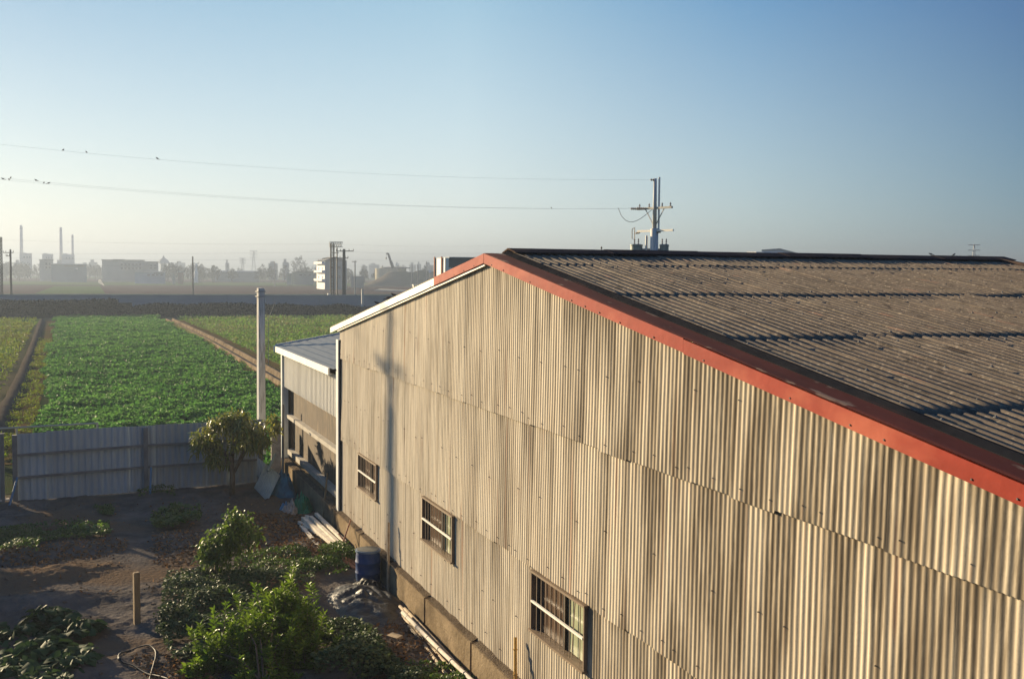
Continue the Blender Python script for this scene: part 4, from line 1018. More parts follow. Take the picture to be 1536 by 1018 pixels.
# barrel
by_ = -.50; bx_ = -26.0
while proj((bx_, by_, .5))[0] < 552: bx_ += .02
zb_ = yz(bx_, by_)-.02
BR = thing('barrel', 'blue plastic barrel with a dusty dark lid against the warehouse plinth', 'barrel', (bx_, by_, zb_))
b_ = MB(); K = .86; b_.lathe((bx_, by_, zb_), [(r_*.96, z_*K) for r_, z_ in [(.25, 0), (.285, .03), (.295, .12), (.295, .27), (.305, .285), (.305, .315), (.297, .33), (.297, .56), (.307, .575), (.307, .605), (.297, .62), (.29, .78), (.275, .86), (.27, .88)]], 32); b_.build('body', 'barrel', BR, smooth=True)
b_ = MB(); b_.lathe((bx_, by_, zb_+.86*K), [(.275, 0), (.293, .005), (.293, .045), (.26, .05)], 32); b_.build('rim', 'rim', BR, smooth=False)
b_ = MB(); b_.lathe((bx_, by_, zb_+.895*K), [(.258, 0), (.258, .026), (.10, .034)], 32); b_.build('lid', 'lid', BR)
# heaps of cloth and plastic
def heap(name, label, cat, c_, rx, ry, h, mat, seed, res=40, fold=.35, rz=0., parent=None, base=None, freq=3.2):
    V = []; n = res
    us = np.linspace(0, 1, n); th = np.linspace(0, 2*PI, n*2, endpoint=False)
    for u in us:
        r = 1-u; ed = 1+.22*(vnoise(np.cos(th)*1.5+seed*5, np.sin(th)*1.5, u)-.5)*2
        x = rx*r*np.cos(th)*ed; y = ry*r*np.sin(th)*ed
        f_ = np.abs(vnoise(x*freq/max(.3, rx)+seed*3.3, y*freq/max(.3, ry), seed)-.5)*2
        f2 = np.abs(vnoise(x*11+seed, y*11, seed+2)-.5)*2
        z = h*(1-r**2.2)*(1-fold+fold*2*(.25*f2+.75*f_)); V.append(np.stack([x*math.cos(rz)-y*math.sin(rz), x*math.sin(rz)+y*math.cos(rz), z], 1))
    V = np.concatenate(V); m_ = n*2
    a = np.arange(m_); Fq = np.concatenate([np.stack([i*m_+a, i*m_+(a+1) % m_, (i+1)*m_+(a+1) % m_, (i+1)*m_+a], 1) for i in range(n-1)])
    gz = yard_z(V[:, 0]+c_[0], V[:, 1]+c_[1]) if base is None else np.full(len(V), base)
    V = V+np.array([c_[0], c_[1], 0]); V[:, 2] += gz-.01
    o_ = npmesh(name, V, Fq, mat, None, parent, smooth=True)
    if parent is None: tag(o_, label, cat)
    return o_
g = gnd(546, 912)
PT = thing('plastic_sheet', 'crumpled black plastic sheet heaped on the ground below the blue barrel', 'plastic sheet', (g[0], g[1], 0))
heap('black_sheet', '', '', g, 1.50, .80, .20, 'plastic', 4, fold=.35, rz=.1, parent=PT, freq=4)
g2 = gnd(562, 892)
o_ = heap('clear_sheet', '', '', (g2[0]-.1, min(g2[1], -.62)),  .50, .32, .20, 'clear', 9, fold=.28, rz=.5, parent=PT, freq=4)
# net, sack, tarp
g = gnd(456, 768); heap('net_bundle', 'crumpled bright green net bundle at the upper end of the timber pile', 'net', (g[0], g[1]-.05), .62, .30, .42, 'net', 2, fold=.6)
g = gnd(441, 772); heap('sack', 'crumpled grey and white sack lying left of the green net', 'sack', (g[0]-.1, g[1]-.1), .50, .24, .30, 'sack', 6, fold=.7)
g = gnd(424, 742); heap('blue_tarpaulin', 'faded blue tarpaulin heaped in the shaded corner below the lean-to', 'tarpaulin', (g[0]-.1, g[1]-.05), .75, .45, .75, 'bluetarp', 7, fold=.35)
g = gnd(434, 768); heap('plastic_bag', 'small pale blue plastic bag on the ground beside the grey sack', 'bag', (g[0], g[1]-.1), .22, .2, .24, 'bluepipe', 8, fold=.6)
g = gnd(353, 715); heap('white_bag', 'small pale bag on the ground behind the spreading tree trunk', 'bag', (g[0]+.4, g[1]), .22, .22, .25, 'sack', 3, fold=.5)
# leaning corrugated sheet
def lean_sheet(name, corners, label, mat, waves=9, amp=.02):
    a, b2, c_, d_ = [np.array(p, float) for p in corners]           # bl, br, tr, tl
    n = np.cross(b2-a, d_-a); n /= np.linalg.norm(n); N = waves*8; vs_ = []
    for k in range(N+1):
        t = k/N; o_ = n*amp*math.sin(2*PI*waves*t)
        for s_ in (0, .5, 1): vs_.append((a+(b2-a)*t)*(1-s_)+(d_+(c_-d_)*t)*s_+o_)
    m2 = MB(); m2.add(vs_, [(k*3+j, (k+1)*3+j, (k+1)*3+j+1, k*3+j+1) for k in range(N) for j in range(2)])
    o_ = m2.build(name, mat, smooth=True); md = o_.modifiers.new('thick', 'SOLIDIFY'); md.thickness = .008
    return tag(o_, label, 'corrugated sheet')
lean_sheet('loose_sheet', [at(381, 731, 34.9), at(401, 752, 34.3), at(420, 712, 35.0), at(399, 695, 35.5)], 'pale green grey corrugated sheet leaning in the corner beside the tree', 'oldsheet')
lean_sheet('loose_sheet', [at(384, 712, 35.8), at(399, 722, 35.6), at(404, 700, 35.9), at(386, 685, 36.2)], 'smaller grey sheet standing behind the leaning green grey sheet', 'fence', 5)
def stick(name, a, b2, r, mat, label, cat, seg=8, nodes=0, group=None):
    a = Vector(tuple(map(float, a))); b2 = Vector(tuple(map(float, b2))); b_ = MB()
    n = 8; side = (b2-a).cross(Vector((0, 0, 1))).normalized() if abs((b2-a).normalized().z) < .95 else Vector((1, 0, 0))
    bow = random.uniform(-.006, .006)*(b2-a).length
    pts = [a.lerp(b2, t)+side*bow*math.sin(PI*t) for t in np.linspace(0, 1, n+1)]
    b_.tube(pts, [r*(1.08-.2*t) for t in np.linspace(0, 1, n+1)], seg)
    for k in range(nodes):
        t = (k+.5)/nodes; p = a.lerp(b2, t)+side*bow*math.sin(PI*t); d_ = (b2-a).normalized(); b_.tube([p-d_*.012, p+d_*.012], r*1.22, seg)
    return tag(b_.build(name, mat, smooth=False), label, cat, group)
stick('sheet_batten', at(402, 706, 35.2), at(413, 681, 35.6), .05, 'oldsheet', 'thin pale batten propped on top of the leaning corrugated sheet', 'batten')
# white timbers
tim = [((452, 789), (487, 831), .055, .12), ((449, 783), (502, 815), .05, .16), ((455, 777), (507, 822), .06, .24), ((466, 775), (512, 818), .05, .30), ((474, 770), (517, 812), .045, .34), ((460, 774), (497, 813), .05, .20)]
tl = ['leftmost loose white timber splayed away from the pile', 'second white timber from the left in the pile', 'thick white timber in the middle of the pile', 'white timber on top of the pile near the plinth', 'thin white timber nearest the plinth', 'short white timber lying low inside the pile']
for (a, b2, r_, z_), lb_ in zip(tim, tl):
    p, q = gnd(a[0], a[1], z_), gnd(b2[0], b2[1], z_-.03); m2 = MB(); m2.bar((p[0], p[1], z_), (q[0], q[1], z_-.03), r_*2, r_*1.5)
    tag(m2.build('timber', 'paletimber'), lb_, 'timber', 'white timbers piled by the plinth')
# long poles along the plinth foot
pol = [((600, 909), (716, 1022), .035, .16, 'bamboo'), ((607, 912), (712, 1026), .03, .20, 'bamboo'), ((597, 917), (690, 1018), .03, .10, 'bamboo'), ((613, 938), (678, 1022), .035, .09, 'bamboo'), ((604, 918), (730, 1040), .04, .26, 'paletimber')]
pn = ['bamboo pole second from the plinth in the long bundle', 'bamboo pole lying on top of the long bundle', 'bamboo pole with its far end splayed left of the bundle', 'bamboo pole on the outer path side of the bundle', 'whitish pole nearest the plinth in the long bundle']
for (a, b2, r_, z_, mt), lb_ in zip(pol, pn):
    p, q = gnd(a[0], a[1], z_), gnd(b2[0], b2[1], z_); p[1] = min(p[1], -.3); q[1] = min(q[1], -.26)
    stick('bamboo_pole', p, q, r_, mt, lb_, 'pole', nodes=7, group='long poles lying along the plinth')
# upright canes
p = gnd(490, 786); stick('bamboo_cane', (p[0], min(p[1], -.25), 0), at(491, 709, 31.8), .03, 'wood', 'thin brown cane standing against the plinth beside the timber pile', 'cane', nodes=4)
p = wallpt(582, 874, -.25); stick('bamboo_cane', (p[0], -.25, 0), wallpt(583, 783, -.17), .03, 'yellowbamboo' if False else 'bamboo', 'thin cane leaning on the wall right behind the barrel', 'cane', nodes=4)
p = wallpt(774, 1045, -.30); stick('bamboo_cane', (p[0], -.30, .0), wallpt(773, 955, -.13), .032, 'yellowbamboo', 'bright yellow bamboo cane leaning on the wall at the bottom edge', 'cane', nodes=4)
for (a, b2, lb_) in (((505, 838), (541, 778), 'reddish cane leaning to the right from the timber pile onto the plinth'), ((541, 842), (508, 800), 'reddish cane crossing the leaning one beside the barrel')):
    p, q = gnd(a[0], a[1], .05), at(b2[0], b2[1], 28.2); q[1] = min(q[1], -.2)
    stick('cane', p, q, .022, 'redwood', lb_, 'cane', nodes=3)
for (a, b2, lb_) in (((512, 842), (538, 858), 'upper reddish offcut on the ground left of the barrel'), ((510, 848), (533, 864), 'lower reddish offcut on the ground left of the barrel')):
    p, q = gnd(*a), gnd(*b2); m2 = MB(); m2.bar((p[0], p[1], yz(p[0], p[1])+.05), (q[0], q[1], yz(q[0], q[1])+.04), .10, .03); tag(m2.build('offcut', 'redwood'), lb_, 'board')
p = gnd(592, 967); m2 = MB(); m2.box((p[0], p[1], yz(p[0], p[1])+.05), (.30, .18, .06), Matrix.Rotation(.5, 3, 'Z') @ Matrix.Rotation(.12, 3, 'X'), 0, .94); tag(m2.build('brick', 'bamboo'), 'single pale brick lying among rubble left of the long poles', 'brick')
g = gnd(421, 872); heap('rock', 'small brown stone behind the top of the bright bush', 'stone', (g[0], g[1]), .2, .16, .3, 'rubble', 5, 20, .2)

# ================================================================== RAILWAY MASTS AND FAR POLES
def lattice(b_, base, top, wd, n, r):
    base = Vector(base); top = Vector(top); ax = Vector((.36, .93, 0)); ay = Vector((.93, -.36, 0)); cs_ = [(-1, -1), (1, -1), (1, 1), (-1, 1)]
    P_ = lambda k, c: base.lerp(top, k/n)+(ax*c[0]+ay*c[1])*wd/2
    for c in cs_: b_.bar(P_(0, c), P_(n, c), r*1.4)
    for k in range(n):
        for j in range(4):
            c, d_ = cs_[j], cs_[(j+1) % 4]
            b_.bar(P_(k, c), P_(k+1, d_) if k % 2 else P_(k, d_)+(P_(k+1, d_)-P_(k, d_)), r*.7); b_.bar(P_(k+1, c), P_(k+1, d_), r*.7)
D0 = 192.
def gantry(px, ybase, ytop, armpx, label, arm=True):
    p = at(px, ybase, D0); t_ = at(px, ytop, D0)
    G_ = thing('railway_mast', label, 'railway mast', (p[0], p[1], 0))
    b_ = MB(); lattice(b_, (p[0], p[1], 0), (p[0], p[1], t_[2]), .55, 22, .09); b_.build('lattice_column', 'darksteel', G_)
    if arm:
        a, e = at(px-4, ytop+2.5, D0), at(armpx, ytop+2.5, D0)
        b_ = MB(); a = Vector(a); e = Vector(e); n = 6
        for dz in (-.3, .5):
            b_.bar(a+Vector((0, 0, dz)), e+Vector((0, 0, dz)), .14)
        for k in range(n):
            b_.bar(a.lerp(e, k/n)+Vector((0, 0, -.3)), a.lerp(e, (k+1)/n)+Vector((0, 0, .5)), .08); b_.bar(a.lerp(e, k/n)+Vector((0, 0, .5)), a.lerp(e, k/n)+Vector((0, 0, -.3)), .08)
        b_.build('gantry_arm', 'steel', G_)
        q_ = at(505.5, ytop+6, D0); b_ = MB(); b_.bar((q_[0], q_[1], 0), (q_[0], q_[1], q_[2]), .18); b_.build('rear_column', 'darksteel', G_)
        b_ = MB(); s0, s1 = at(493.5, ybase, D0-2), at(493.5, ybase-9, D0-2); b_.box((s0[0], s0[1], (s0[2]+s1[2])/2), (.45, .45, float(s1[2]-s0[2]))); b_.build('junction_box', 'white', G_)
        b_ = MB(); s0, s1 = at(484, 387.5, D0), at(507, 387, D0); b_.bar(s0, s1, .13); s0, s1 = at(498, 379.5, D0), at(508, 379, D0); b_.bar(s0, s1, .13); b_.build('bracket', 'darksteel', G_)
gantry(498.5, 449, 365, 514, 'tall steel lattice railway mast with an arm to the right at its top')
gantry(1.0, 446, 356, 0, 'steel lattice railway mast cut by the left edge of the view', False)
def tpole(px, ytop, d, arms, label, r=.16, mat='pole', group=None):
    p = at(px, ytop, d); T = thing('distribution_pole', label, 'utility pole', (p[0], p[1], 0), group)
    b_ = MB(); b_.tube([(p[0], p[1], 0), (p[0], p[1], p[2])], [r*1.25, r*.8], 8); b_.build('shaft', mat, T)
    for x0, x1, y_ in arms:
        b_ = MB(); b_.bar(at(x0, y_, d), at(x1, y_-.3, d), .14, .14)
        for k in (0, .25, .75, 1):
            q_ = at(x0+(x1-x0)*k, y_-.2, d); b_.bar(q_, q_+np.array([0, 0, .35]), .1)
        b_.build('crossarm', 'darksteel', T)
    return T
tpole(516, 373.5, 190, [(504.5, 530, 376.7), (506, 522, 387.3)], 'dark utility pole with two crossarms right of the lattice mast', .30, 'darksteel')
tpole(15.5, 374, 205, [(5, 20, 379), (9, 16, 384)], 'thin utility pole with a crossarm near the left edge', .20, 'darksteel')
tpole(289, 384.5, 300, [], 'thin plain pole in the far fields left of the concrete pole', .22, 'darksteel')
tpole(532.5, 391, 330, [(528, 535, 393)], 'thin grey pole right of the dark two-armed pole', .2, 'steel')
tpole(618, 397, 420, [], 'left of two thin poles before the earth mound', .2, 'steel'); tpole(627, 397, 430, [], 'right of two thin poles before the earth mound', .2, 'steel')
for px in (412, 640): tpole(px, 392, 500, [], 'hazy thin pole left of the white house' if px == 412 else 'hazy thin pole beside the white building', .22, 'steel')
p = at(543.5, 434, 178.5); b_ = MB(); b_.box((p[0], p[1], p[2]/2), (.28, .28, p[2])); tag(b_.build('concrete_post', 'pole', origin=(p[0], p[1], 0)), 'stubby concrete post standing at the railway wall', 'post')
p = at(398, 438, 60); 
b_ = MB(); 
q0, q1, q2 = at(402.5, 478.5, 80), at(409, 462, 80), at(413, 452, 80)
b_.tube([(q0[0], q0[1], 0), q0, q1, q2], [.02, .02, .02, .015], 5); tag(b_.build('guy_wire', 'steel'), 'short pale bent wire rod rising in the field right of the concrete pole', 'wire')
# long thin wires along the railway
for k, (ya, yb, d, lb_) in enumerate(((356, 366, 196, 'highest thin railway wire crossing the hazy horizon'), (378, 377, 190, 'second railway wire crossing the hazy horizon'), (384, 388, 190, 'third railway wire crossing the hazy horizon'), (393, 398, 190, 'lowest thin railway wire at rooftop height'))):
    a = at(-150, ya-2, d); b2 = at(505 if k else 498, yb, 190); m2 = MB(); n = 30; a = Vector(a); b2 = Vector(b2)
    m2.tube([a.lerp(b2, t)+Vector((0, 0, -4*.5*t*(1-t))) for t in np.linspace(0, 1, n)], .011, 4)
    c_ = Vector(at(760, yb+2, 200)); m2.tube([b2.lerp(c_, t)+Vector((0, 0, -4*.3*t*(1-t))) for t in np.linspace(0, 1, 12)], .011, 4)
    tag(m2.build('railway_wire', 'wire'), lb_, 'wire')

# ================================================================== FAR BUILDINGS
def face_basis(px):
    v = ray(px, 405); v[2] = 0; v /= np.linalg.norm(v); return v, np.array([v[1], -v[0], 0])      # away, to the right
def block(px0, px1, ytop, d, depth, mat, parent, name='wall', rot=0., z0=0., zt=None):
    c_ = at((px0+px1)/2, ytop, d); wd = (px1-px0)*d/F; v, r_ = face_basis((px0+px1)/2)
    zt = float(c_[2]) if zt is None else zt; a_ = math.atan2(r_[1], r_[0])+rot
    b_ = MB(); b_.box((c_[0]+v[0]*depth/2, c_[1]+v[1]*depth/2, (z0+zt)/2), (wd, depth, zt-z0), Matrix.Rotation(a_, 3, 'Z')); return b_.build(name, mat, parent)
def building(name, label, cat, px, d, group=None):
    c_ = at(px, 405, d); return thing(name, label, cat, (c_[0], c_[1], 0), group)
def front_windows(px0, px1, y0, y1, d, nx, ny, parent, mat='bglass', fill=.55):
    for i in range(nx):
        for j in range(ny):
            cx, cyy = px0+(px1-px0)*(i+.5)/nx, y0+(y1-y0)*(j+.5)/ny; c_ = at(cx, cyy, d-.35); v, r_ = face_basis(cx)
            b_ = MB(); b_.box(c_, ((px1-px0)/nx*fill*d/F, .25, (y1-y0)/ny*fill*d/F), Matrix.Rotation(math.atan2(r_[1], r_[0]), 3, 'Z')); b_.build('window', mat, parent)
# power station
for px, yt, r_, d, lb_ in ((31.5, 338, 1.35, 860, 'leftmost tall hazy chimney of the distant power station'), (91, 341, 1.25, 860, 'middle tall hazy chimney of the distant power station'), (108.5, 352, 1.0, 880, 'right shorter hazy chimney of the distant power station')):
    c_ = at(px, yt, d); T = thing('chimney', lb_, 'chimney', (c_[0], c_[1], 0), 'power station chimneys')
    b_ = MB(); b_.tube([(c_[0], c_[1], 0), (c_[0], c_[1], c_[2])], [r_*1.15, r_*.8], 16); b_.build('shaft', 'chim', T, smooth=True)
    b_ = MB(); b_.tube([(c_[0], c_[1], c_[2]*.93), (c_[0], c_[1], c_[2]*.95)], r_*.9, 16); b_.build('band', 'bgrey', T)
for a, b2, yt, lb_ in ((30, 47, 380, 'left boiler house of the hazy power station'), (64, 79, 381, 'middle boiler house of the hazy power station'), (93, 111, 381.5, 'right boiler house of the hazy power station below two chimneys')):
    B = building('boiler_house', lb_, 'industrial building', (a+b2)/2, 840); block(a, b2, yt, 840, 22, 'chim', B); block(a+2, (a+b2)/2, yt-1, 842, 12, 'chim', B, 'roof')
    front_windows(a, b2, yt+3, yt+8, 840, 4, 1, B, 'bgrey')
def simple(name, label, cat, px0, px1, yt, d, depth, mat, roofmat=None, win=None, roof_h=.0, group=None):
    B = building(name, label, cat, (px0+px1)/2, d, group); block(px0, px1, yt, d, depth, mat, B)
    if roofmat:
        zt = float(at((px0+px1)/2, yt, d)[2]); block(px0-.8, px1+.8, yt, d-.8, depth+1.6, roofmat, B, 'roof', z0=zt+.02, zt=zt+max(.35, roof_h))
    if win: front_windows(*win[:4], d, win[4], win[5], B)
    return B
simple('grey_block', 'square grey block left of the long blue shed in the far distance', 'building', 60, 79, 390, 640, 14, 'bgrey', 'bdark', (62, 77, 393, 404, 3, 2))
B = simple('blue_shed', 'long low blue shed with a pale flat roof and a rust red end panel', 'shed', 79, 128, 396.5, 600, 16, 'bblue', 'bwhite')
block(80, 96, 398, 599, .5, 'bred', B, 'panel', z0=float(at(88, 404, 599)[2]), zt=float(at(88, 397.5, 599)[2])); block(97, 127, 398, 599, .5, 'bdark', B, 'awning', z0=float(at(110, 399.5, 599)[2]), zt=float(at(110, 397.5, 599)[2]))
front_windows(112, 118, 401, 405, 599, 1, 1, B, 'bwhite')
B = simple('long_block', 'long slate grey building right of the blue shed on the far side of the fields', 'building', 155, 215, 390.5, 640, 16, 'bgrey', 'bdark', (158, 213, 394, 405, 10, 2)); block(170, 187, 388.8, 645, 6, 'bdark', B, 'roof_house'); block(200, 221, 392, 644, 10, 'bgrey', B, 'wing')
simple('grey_annexe', 'small grey building at the right end of the long slate block', 'building', 222, 237, 393, 640, 12, 'bgrey', 'bdark', (223, 236, 396, 404, 2, 2))
B = simple('farm_shed', 'low pale blue shed with a white roof edge standing in the far fields', 'shed', 203.5, 247, 408, 560, 9, 'bpaleblue', 'bwhite', (206, 246, 411, 414, 6, 1)); block(231, 245, 408.5, 558.8, .4, 'bdark', B, 'awning', z0=float(at(238, 411, 559)[2]), zt=float(at(238, 409, 559)[2]))
# temple-like roof on tower
c_ = at(245.5, 395, 900); T = thing('tower', 'small hazy tower with a peaked roof above the distant trees', 'tower', (c_[0], c_[1], 0))
b_ = MB(); b_.box((c_[0], c_[1], c_[2]/2), (5, 5, c_[2])); b_.build('wall', 'bgrey', T); zr = float(at(245.5, 383, 900)[2])
b_ = MB(); b_.lathe((c_[0], c_[1], c_[2]), [(5.2, 0), (3.2, (zr-c_[2])*.45), (1.0, (zr-c_[2])*.7), (.25, zr-c_[2])], 8); b_.build('roof', 'bgrey', T)
simple('red_shed', 'tiny faded red shed in the far fields right of the pale blue shed', 'shed', 267, 275, 408.5, 560, 5, 'bred', 'bgrey'); simple('white_hut', 'tiny white hut beside the faded red shed', 'hut', 258, 263, 409.5, 560, 4, 'bbeige', 'bgrey')
c_ = at(294, 405, 620); T = thing('water_tank', 'small bright white tank with a narrow top in the distant trees', 'tank', (c_[0], c_[1], 0)); zt = float(at(294, 396.5, 620)[2])
b_ = MB(); b_.lathe((c_[0], c_[1], 0), [(1.2, 0), (1.2, zt*.55), (.75, zt*.65), (.6, zt*.8), (.9, zt*.86), (.5, zt)], 12); b_.build('body', 'bwhite', T)
b_ = MB(); b_.lathe((c_[0], c_[1], zt-.02), [(.55, 0), (.3, .3), (.05, .5)], 12); b_.build('cap', 'bwhite', T)
simple('greenhouse', 'long low white roofed shed in the middle distance', 'shed', 319, 388, 408.0, 700, 12, 'bteal', 'bwhite', None, .8)
simple('beige_hut', 'small beige block hut at the end of a dark green shed', 'hut', 430, 438, 410.5, 560, 5, 'bbeige', 'bgrey'); simple('teal_shed', 'low dark teal shed left of the white house', 'shed', 438.5, 470, 408.5, 570, 10, 'bteal', 'bdark', (441, 468, 411, 414, 4, 1))
# house
D1 = 430
H_ = thing('house', 'three storey house with a white balcony end and a side coloured grey for shade behind the lattice mast', 'house', at(500, 405, D1)*[1, 1, 0])
def corner(pxl, pxc, pxr, ytop, d):
    """two wall lengths of an axis-aligned building from its near corner"""
    c_ = at(pxc, ytop, d); L1 = L2 = 1.0
    for _ in range(4000):
        if proj((c_[0]-L1, c_[1], c_[2]))[0] <= pxl: break
        L1 += .05
    for _ in range(4000):
        if proj((c_[0], c_[1]+L2, c_[2]))[0] >= pxr: break
        L2 += .05
    return c_, min(L1, 30), L2
def abox(parent, name, mat, x0, x1, y0, y1, z0, z1):
    b_ = MB(); b_.box(((x0+x1)/2, (y0+y1)/2, (z0+z1)/2), (x1-x0, y1-y0, z1-z0)); return b_.build(name, mat, parent)
c_, L1, L2 = corner(475, 487, 520, 391, D1); zt = float(c_[2]); X0, Y0 = float(c_[0]), float(c_[1])
abox(H_, 'wall', 'bteal', X0-L1, X0, Y0+.3, Y0+L2, 0, zt); abox(H_, 'front_wall', 'bwhite', X0-L1, X0-.02, Y0, Y0+.28, 0, zt-.8)  # body coloured grey to paint in shade on the sunless side
for k in range(3):
    z_ = zt*(.30+.30*k)
    abox(H_, 'balcony_slab', 'bwhite', X0-L1, X0, Y0-1.2, Y0-.01, z_-.12, z_+.75)
    for q in (.25, .7): abox(H_, 'window', 'bglass', X0-L1*q-1.1, X0-L1*q, Y0-.06, Y0-.005, z_+.9, z_+1.9)
for q in (.25, .6):
    for z_ in (.4, .72): abox(H_, 'window', 'bglass', X0+.004, X0+.08, Y0+L2*q, Y0+L2*q+1.0, zt*z_, zt*z_+1.1)
b_ = MB(); b_.prism([(X0+.4, Y0-.3, zt+.02), (X0+.4, Y0+L2+.3, zt+.02), (X0+.4, Y0+L2*.5, zt+1.7)], (0, 0, 0), (-L1-.8, 0, 0)); b_.build('roof', 'bdark', H_)
block(526, 546, 414, 480, 1, 'bbeige', building('yard_wall', 'low sunlit yellowish wall between the house and the mound', 'wall', 536, 480), 'wall')
# mound with beige tank building and crane
D2 = 560
c_ = at(606, 406.5, D2); V = []; hm = float(c_[2]); v, r_ = face_basis(606); n1, n2 = 70, 24
for i in range(n1):
    for j in range(n2):
        s_ = -24+62*i/(n1-1); t_ = -10+26*j/(n2-1)
        prf = np.clip((s_+23)/19, 0, 1); prf = prf*prf*(3-2*prf); pd_ = np.clip(1-abs((t_-3)/13), 0, 1); pd_ = pd_**.6
        z = hm*prf*pd_*(.92+.18*float(vnoise(s_*.25, t_*.25)))+.25*float(vnoise(s_, t_))*prf*pd_
        q_ = c_+r_*s_+v*t_; V.append((q_[0], q_[1], max(.0, z)))
idx = np.arange(n1*n2).reshape(n1, n2); Fq = np.stack([idx[:-1, :-1], idx[1:, :-1], idx[1:, 1:], idx[:-1, 1:]], -1).reshape(-1, 4)
struct(npmesh('spoil_mound', np.array(V), Fq, 'mound', smooth=True))
B = building('round_tank', 'beige round walled building with a thin dark roof behind the earth mound', 'building', 586, 600)
c_ = at(586, 405, 600); zt = float(at(586, 402.5, 600)[2])
b_ = MB(); b_.lathe((c_[0], c_[1], 0), [(8.6, 0), (8.6, zt)], 24); b_.build('wall', 'bbeige', B)
b_ = MB(); b_.lathe((c_[0]+r_[0]*2.5, c_[1]+r_[1]*2.5, zt+.01), [(8.4, 0), (8.2, .5), (3, 1.0)], 24); b_.build('roof', 'bdark', B)
CR = building('crane', 'mobile crane with a raised dark boom leaning left above the mound', 'crane', 588, 580)
b_ = MB(); a, m_, e = [Vector(at(*q_, 580)) for q_ in ((590, 402), (586, 392), (582.2, 380))]
b_.bar(a, m_, 1.5, 1.3); b_.bar(m_, e, 1.05, .95); b_.bar(e, Vector(at(579.5, 380.6, 580)), .8, .8); b_.build('boom', 'darksteel', CR)
b_ = MB(); b_.bar(at(579.5, 380.6, 580), at(579.3, 387.5, 580), .1); q_ = at(579.3, 387.5, 580); b_.box(q_, (.7, .7, .9)); b_.build('hook', 'darksteel', CR)
block(586, 597, 402, 580, 3, 'bbeige', CR, 'cab'); 
c_ = at(645, 407, 520); T = thing('round_sign', 'small round white disc on a post right of the mound', 'sign', (c_[0], c_[1], 0))
b_ = MB(); b_.bar((c_[0], c_[1], 0), (c_[0], c_[1], c_[2]), .12); b_.build('post', 'steel', T); v, r_ = face_basis(645); b_ = MB(); b_.tube([c_-v*.1, c_+v*.1], .75, 20); b_.build('disc', 'bwhite', T)
# white building behind the left rake and the small white pier in front of it
D3 = 110
WB = building('white_building', 'white building with an upper side coloured dark for shade rising behind the left slope of the warehouse', 'building', 690, D3)
c_, L1, L2 = corner(652, 668.5, 740, 387, D3); zt = float(c_[2]); X0, Y0 = float(c_[0]), float(c_[1]); L1 = min(L1, 14); L2 = 14.0
abox(WB, 'wall', 'bwhite', X0-L1, X0-.25, Y0, Y0+L2, 0, zt); abox(WB, 'pier', 'bwhite', X0-.24, X0+.12, Y0-.1, Y0+.3, 0, zt+.02)
zc = float(at(700, 401.5, D3)[2]); abox(WB, 'upper_shade_wall', 'bdark', X0-.24, X0+.05, Y0+.31, Y0+L2, zc, zt); abox(WB, 'lower_wall', 'bwhite', X0-.24, X0+.03, Y0+.31, Y0+L2, 0, zc-.01)  # dark tone paints shade onto the upper part of this side
abox(WB, 'roof', 'bgrey', X0-L1-.1, X0+.15, Y0+.35, Y0+L2, zt+.03, zt+.12)
for q in (.08, .72): abox(WB, 'downpipe', 'bred', X0-L1*(1-q)-.1, X0-L1*(1-q)+.1, Y0-.15, Y0-.02, 0, zt+.15)
D4 = 140; c_ = at(622.5, 428, D4); T = thing('gate_pier', 'small white pier with a cap peeping over the white verge', 'pier', (c_[0], c_[1], 0))
b_ = MB(); b_.box((c_[0], c_[1], c_[2]/2), (.5, .5, c_[2])); b_.build('pier', 'bwhite', T); b_ = MB(); b_.box((c_[0], c_[1], c_[2]+.06), (.62, .62, .12)); b_.build('cap', 'bwhite', T)
# gabled shed and pylon right, beyond the ridge
D5 = 300; GS = building('gabled_shed', 'low pale gabled shed roof showing above the dark ridge right of the pole', 'shed', 1160, D5)
v, r_ = face_basis(1160); zb_ = 0
c_ = at(1168, 384, D5); L_ = lambda px, py: at(px, py, D5)
b_ = MB(); b_.prism([L_(1143, 376.5)*[1, 1, 0], L_(1195, 376.5)*[1, 1, 0], L_(1195, 381.5), L_(1170, 375.5), L_(1143, 377)], (0, 0, 0), tuple(v*14)); b_.build('gable_wall', 'bpaleblue', GS)
b_ = MB(); e1, e2, e3 = L_(1195.8, 381.4), L_(1170, 375.0), L_(1142.4, 376.6); 
b_.prism([e1, e2, e3, e3+[0, 0, .4], e2+[0, 0, .45], e1+[0, 0, .4]], (0, 0, 0), tuple(v*14.4-v*.3)); b_.build('roof', 'bteal', GS)
block(1123.5, 1142.5, 377.6, D5-1, 3, 'bwhite', GS, 'glint_block', rot=-.75)  # white block added to stand for the sunlit glint beside the gable
def pylon(px, yt, d, label, wd):
    c_ = at(px, yt, d); T = thing('pylon', label, 'pylon', (c_[0], c_[1], 0)); z = float(c_[2]); b_ = MB(); n = 7; v, r_ = face_basis(px)
    W_ = lambda k: wd*(1-k/n)**1.1+.5
    for s_ in (-1, 1):
        for q_ in (-1, 1):
            for k in range(n):
                P_ = lambda kk, ss, qq: Vector(tuple(np.array([c_[0], c_[1], z*kk/n])+r_*ss*W_(kk)/2+v*qq*W_(kk)/2))
                b_.bar(P_(k, s_, q_), P_(k+1, s_, q_), d*.0004); b_.bar(P_(k, s_, q_), P_(k+1, -s_, q_), d*.00022); b_.bar(P_(k, s_, q_), P_(k+1, s_, -q_), d*.00022)
    b_.build('lattice', 'steel', T); b_ = MB()
    for f_ in (.98, .86, .74): p_ = np.array([c_[0], c_[1], z*f_]); b_.bar(p_-r_*wd*.8, p_+r_*wd*.8, d*.0007)
    b_.build('crossarm', 'steel', T)
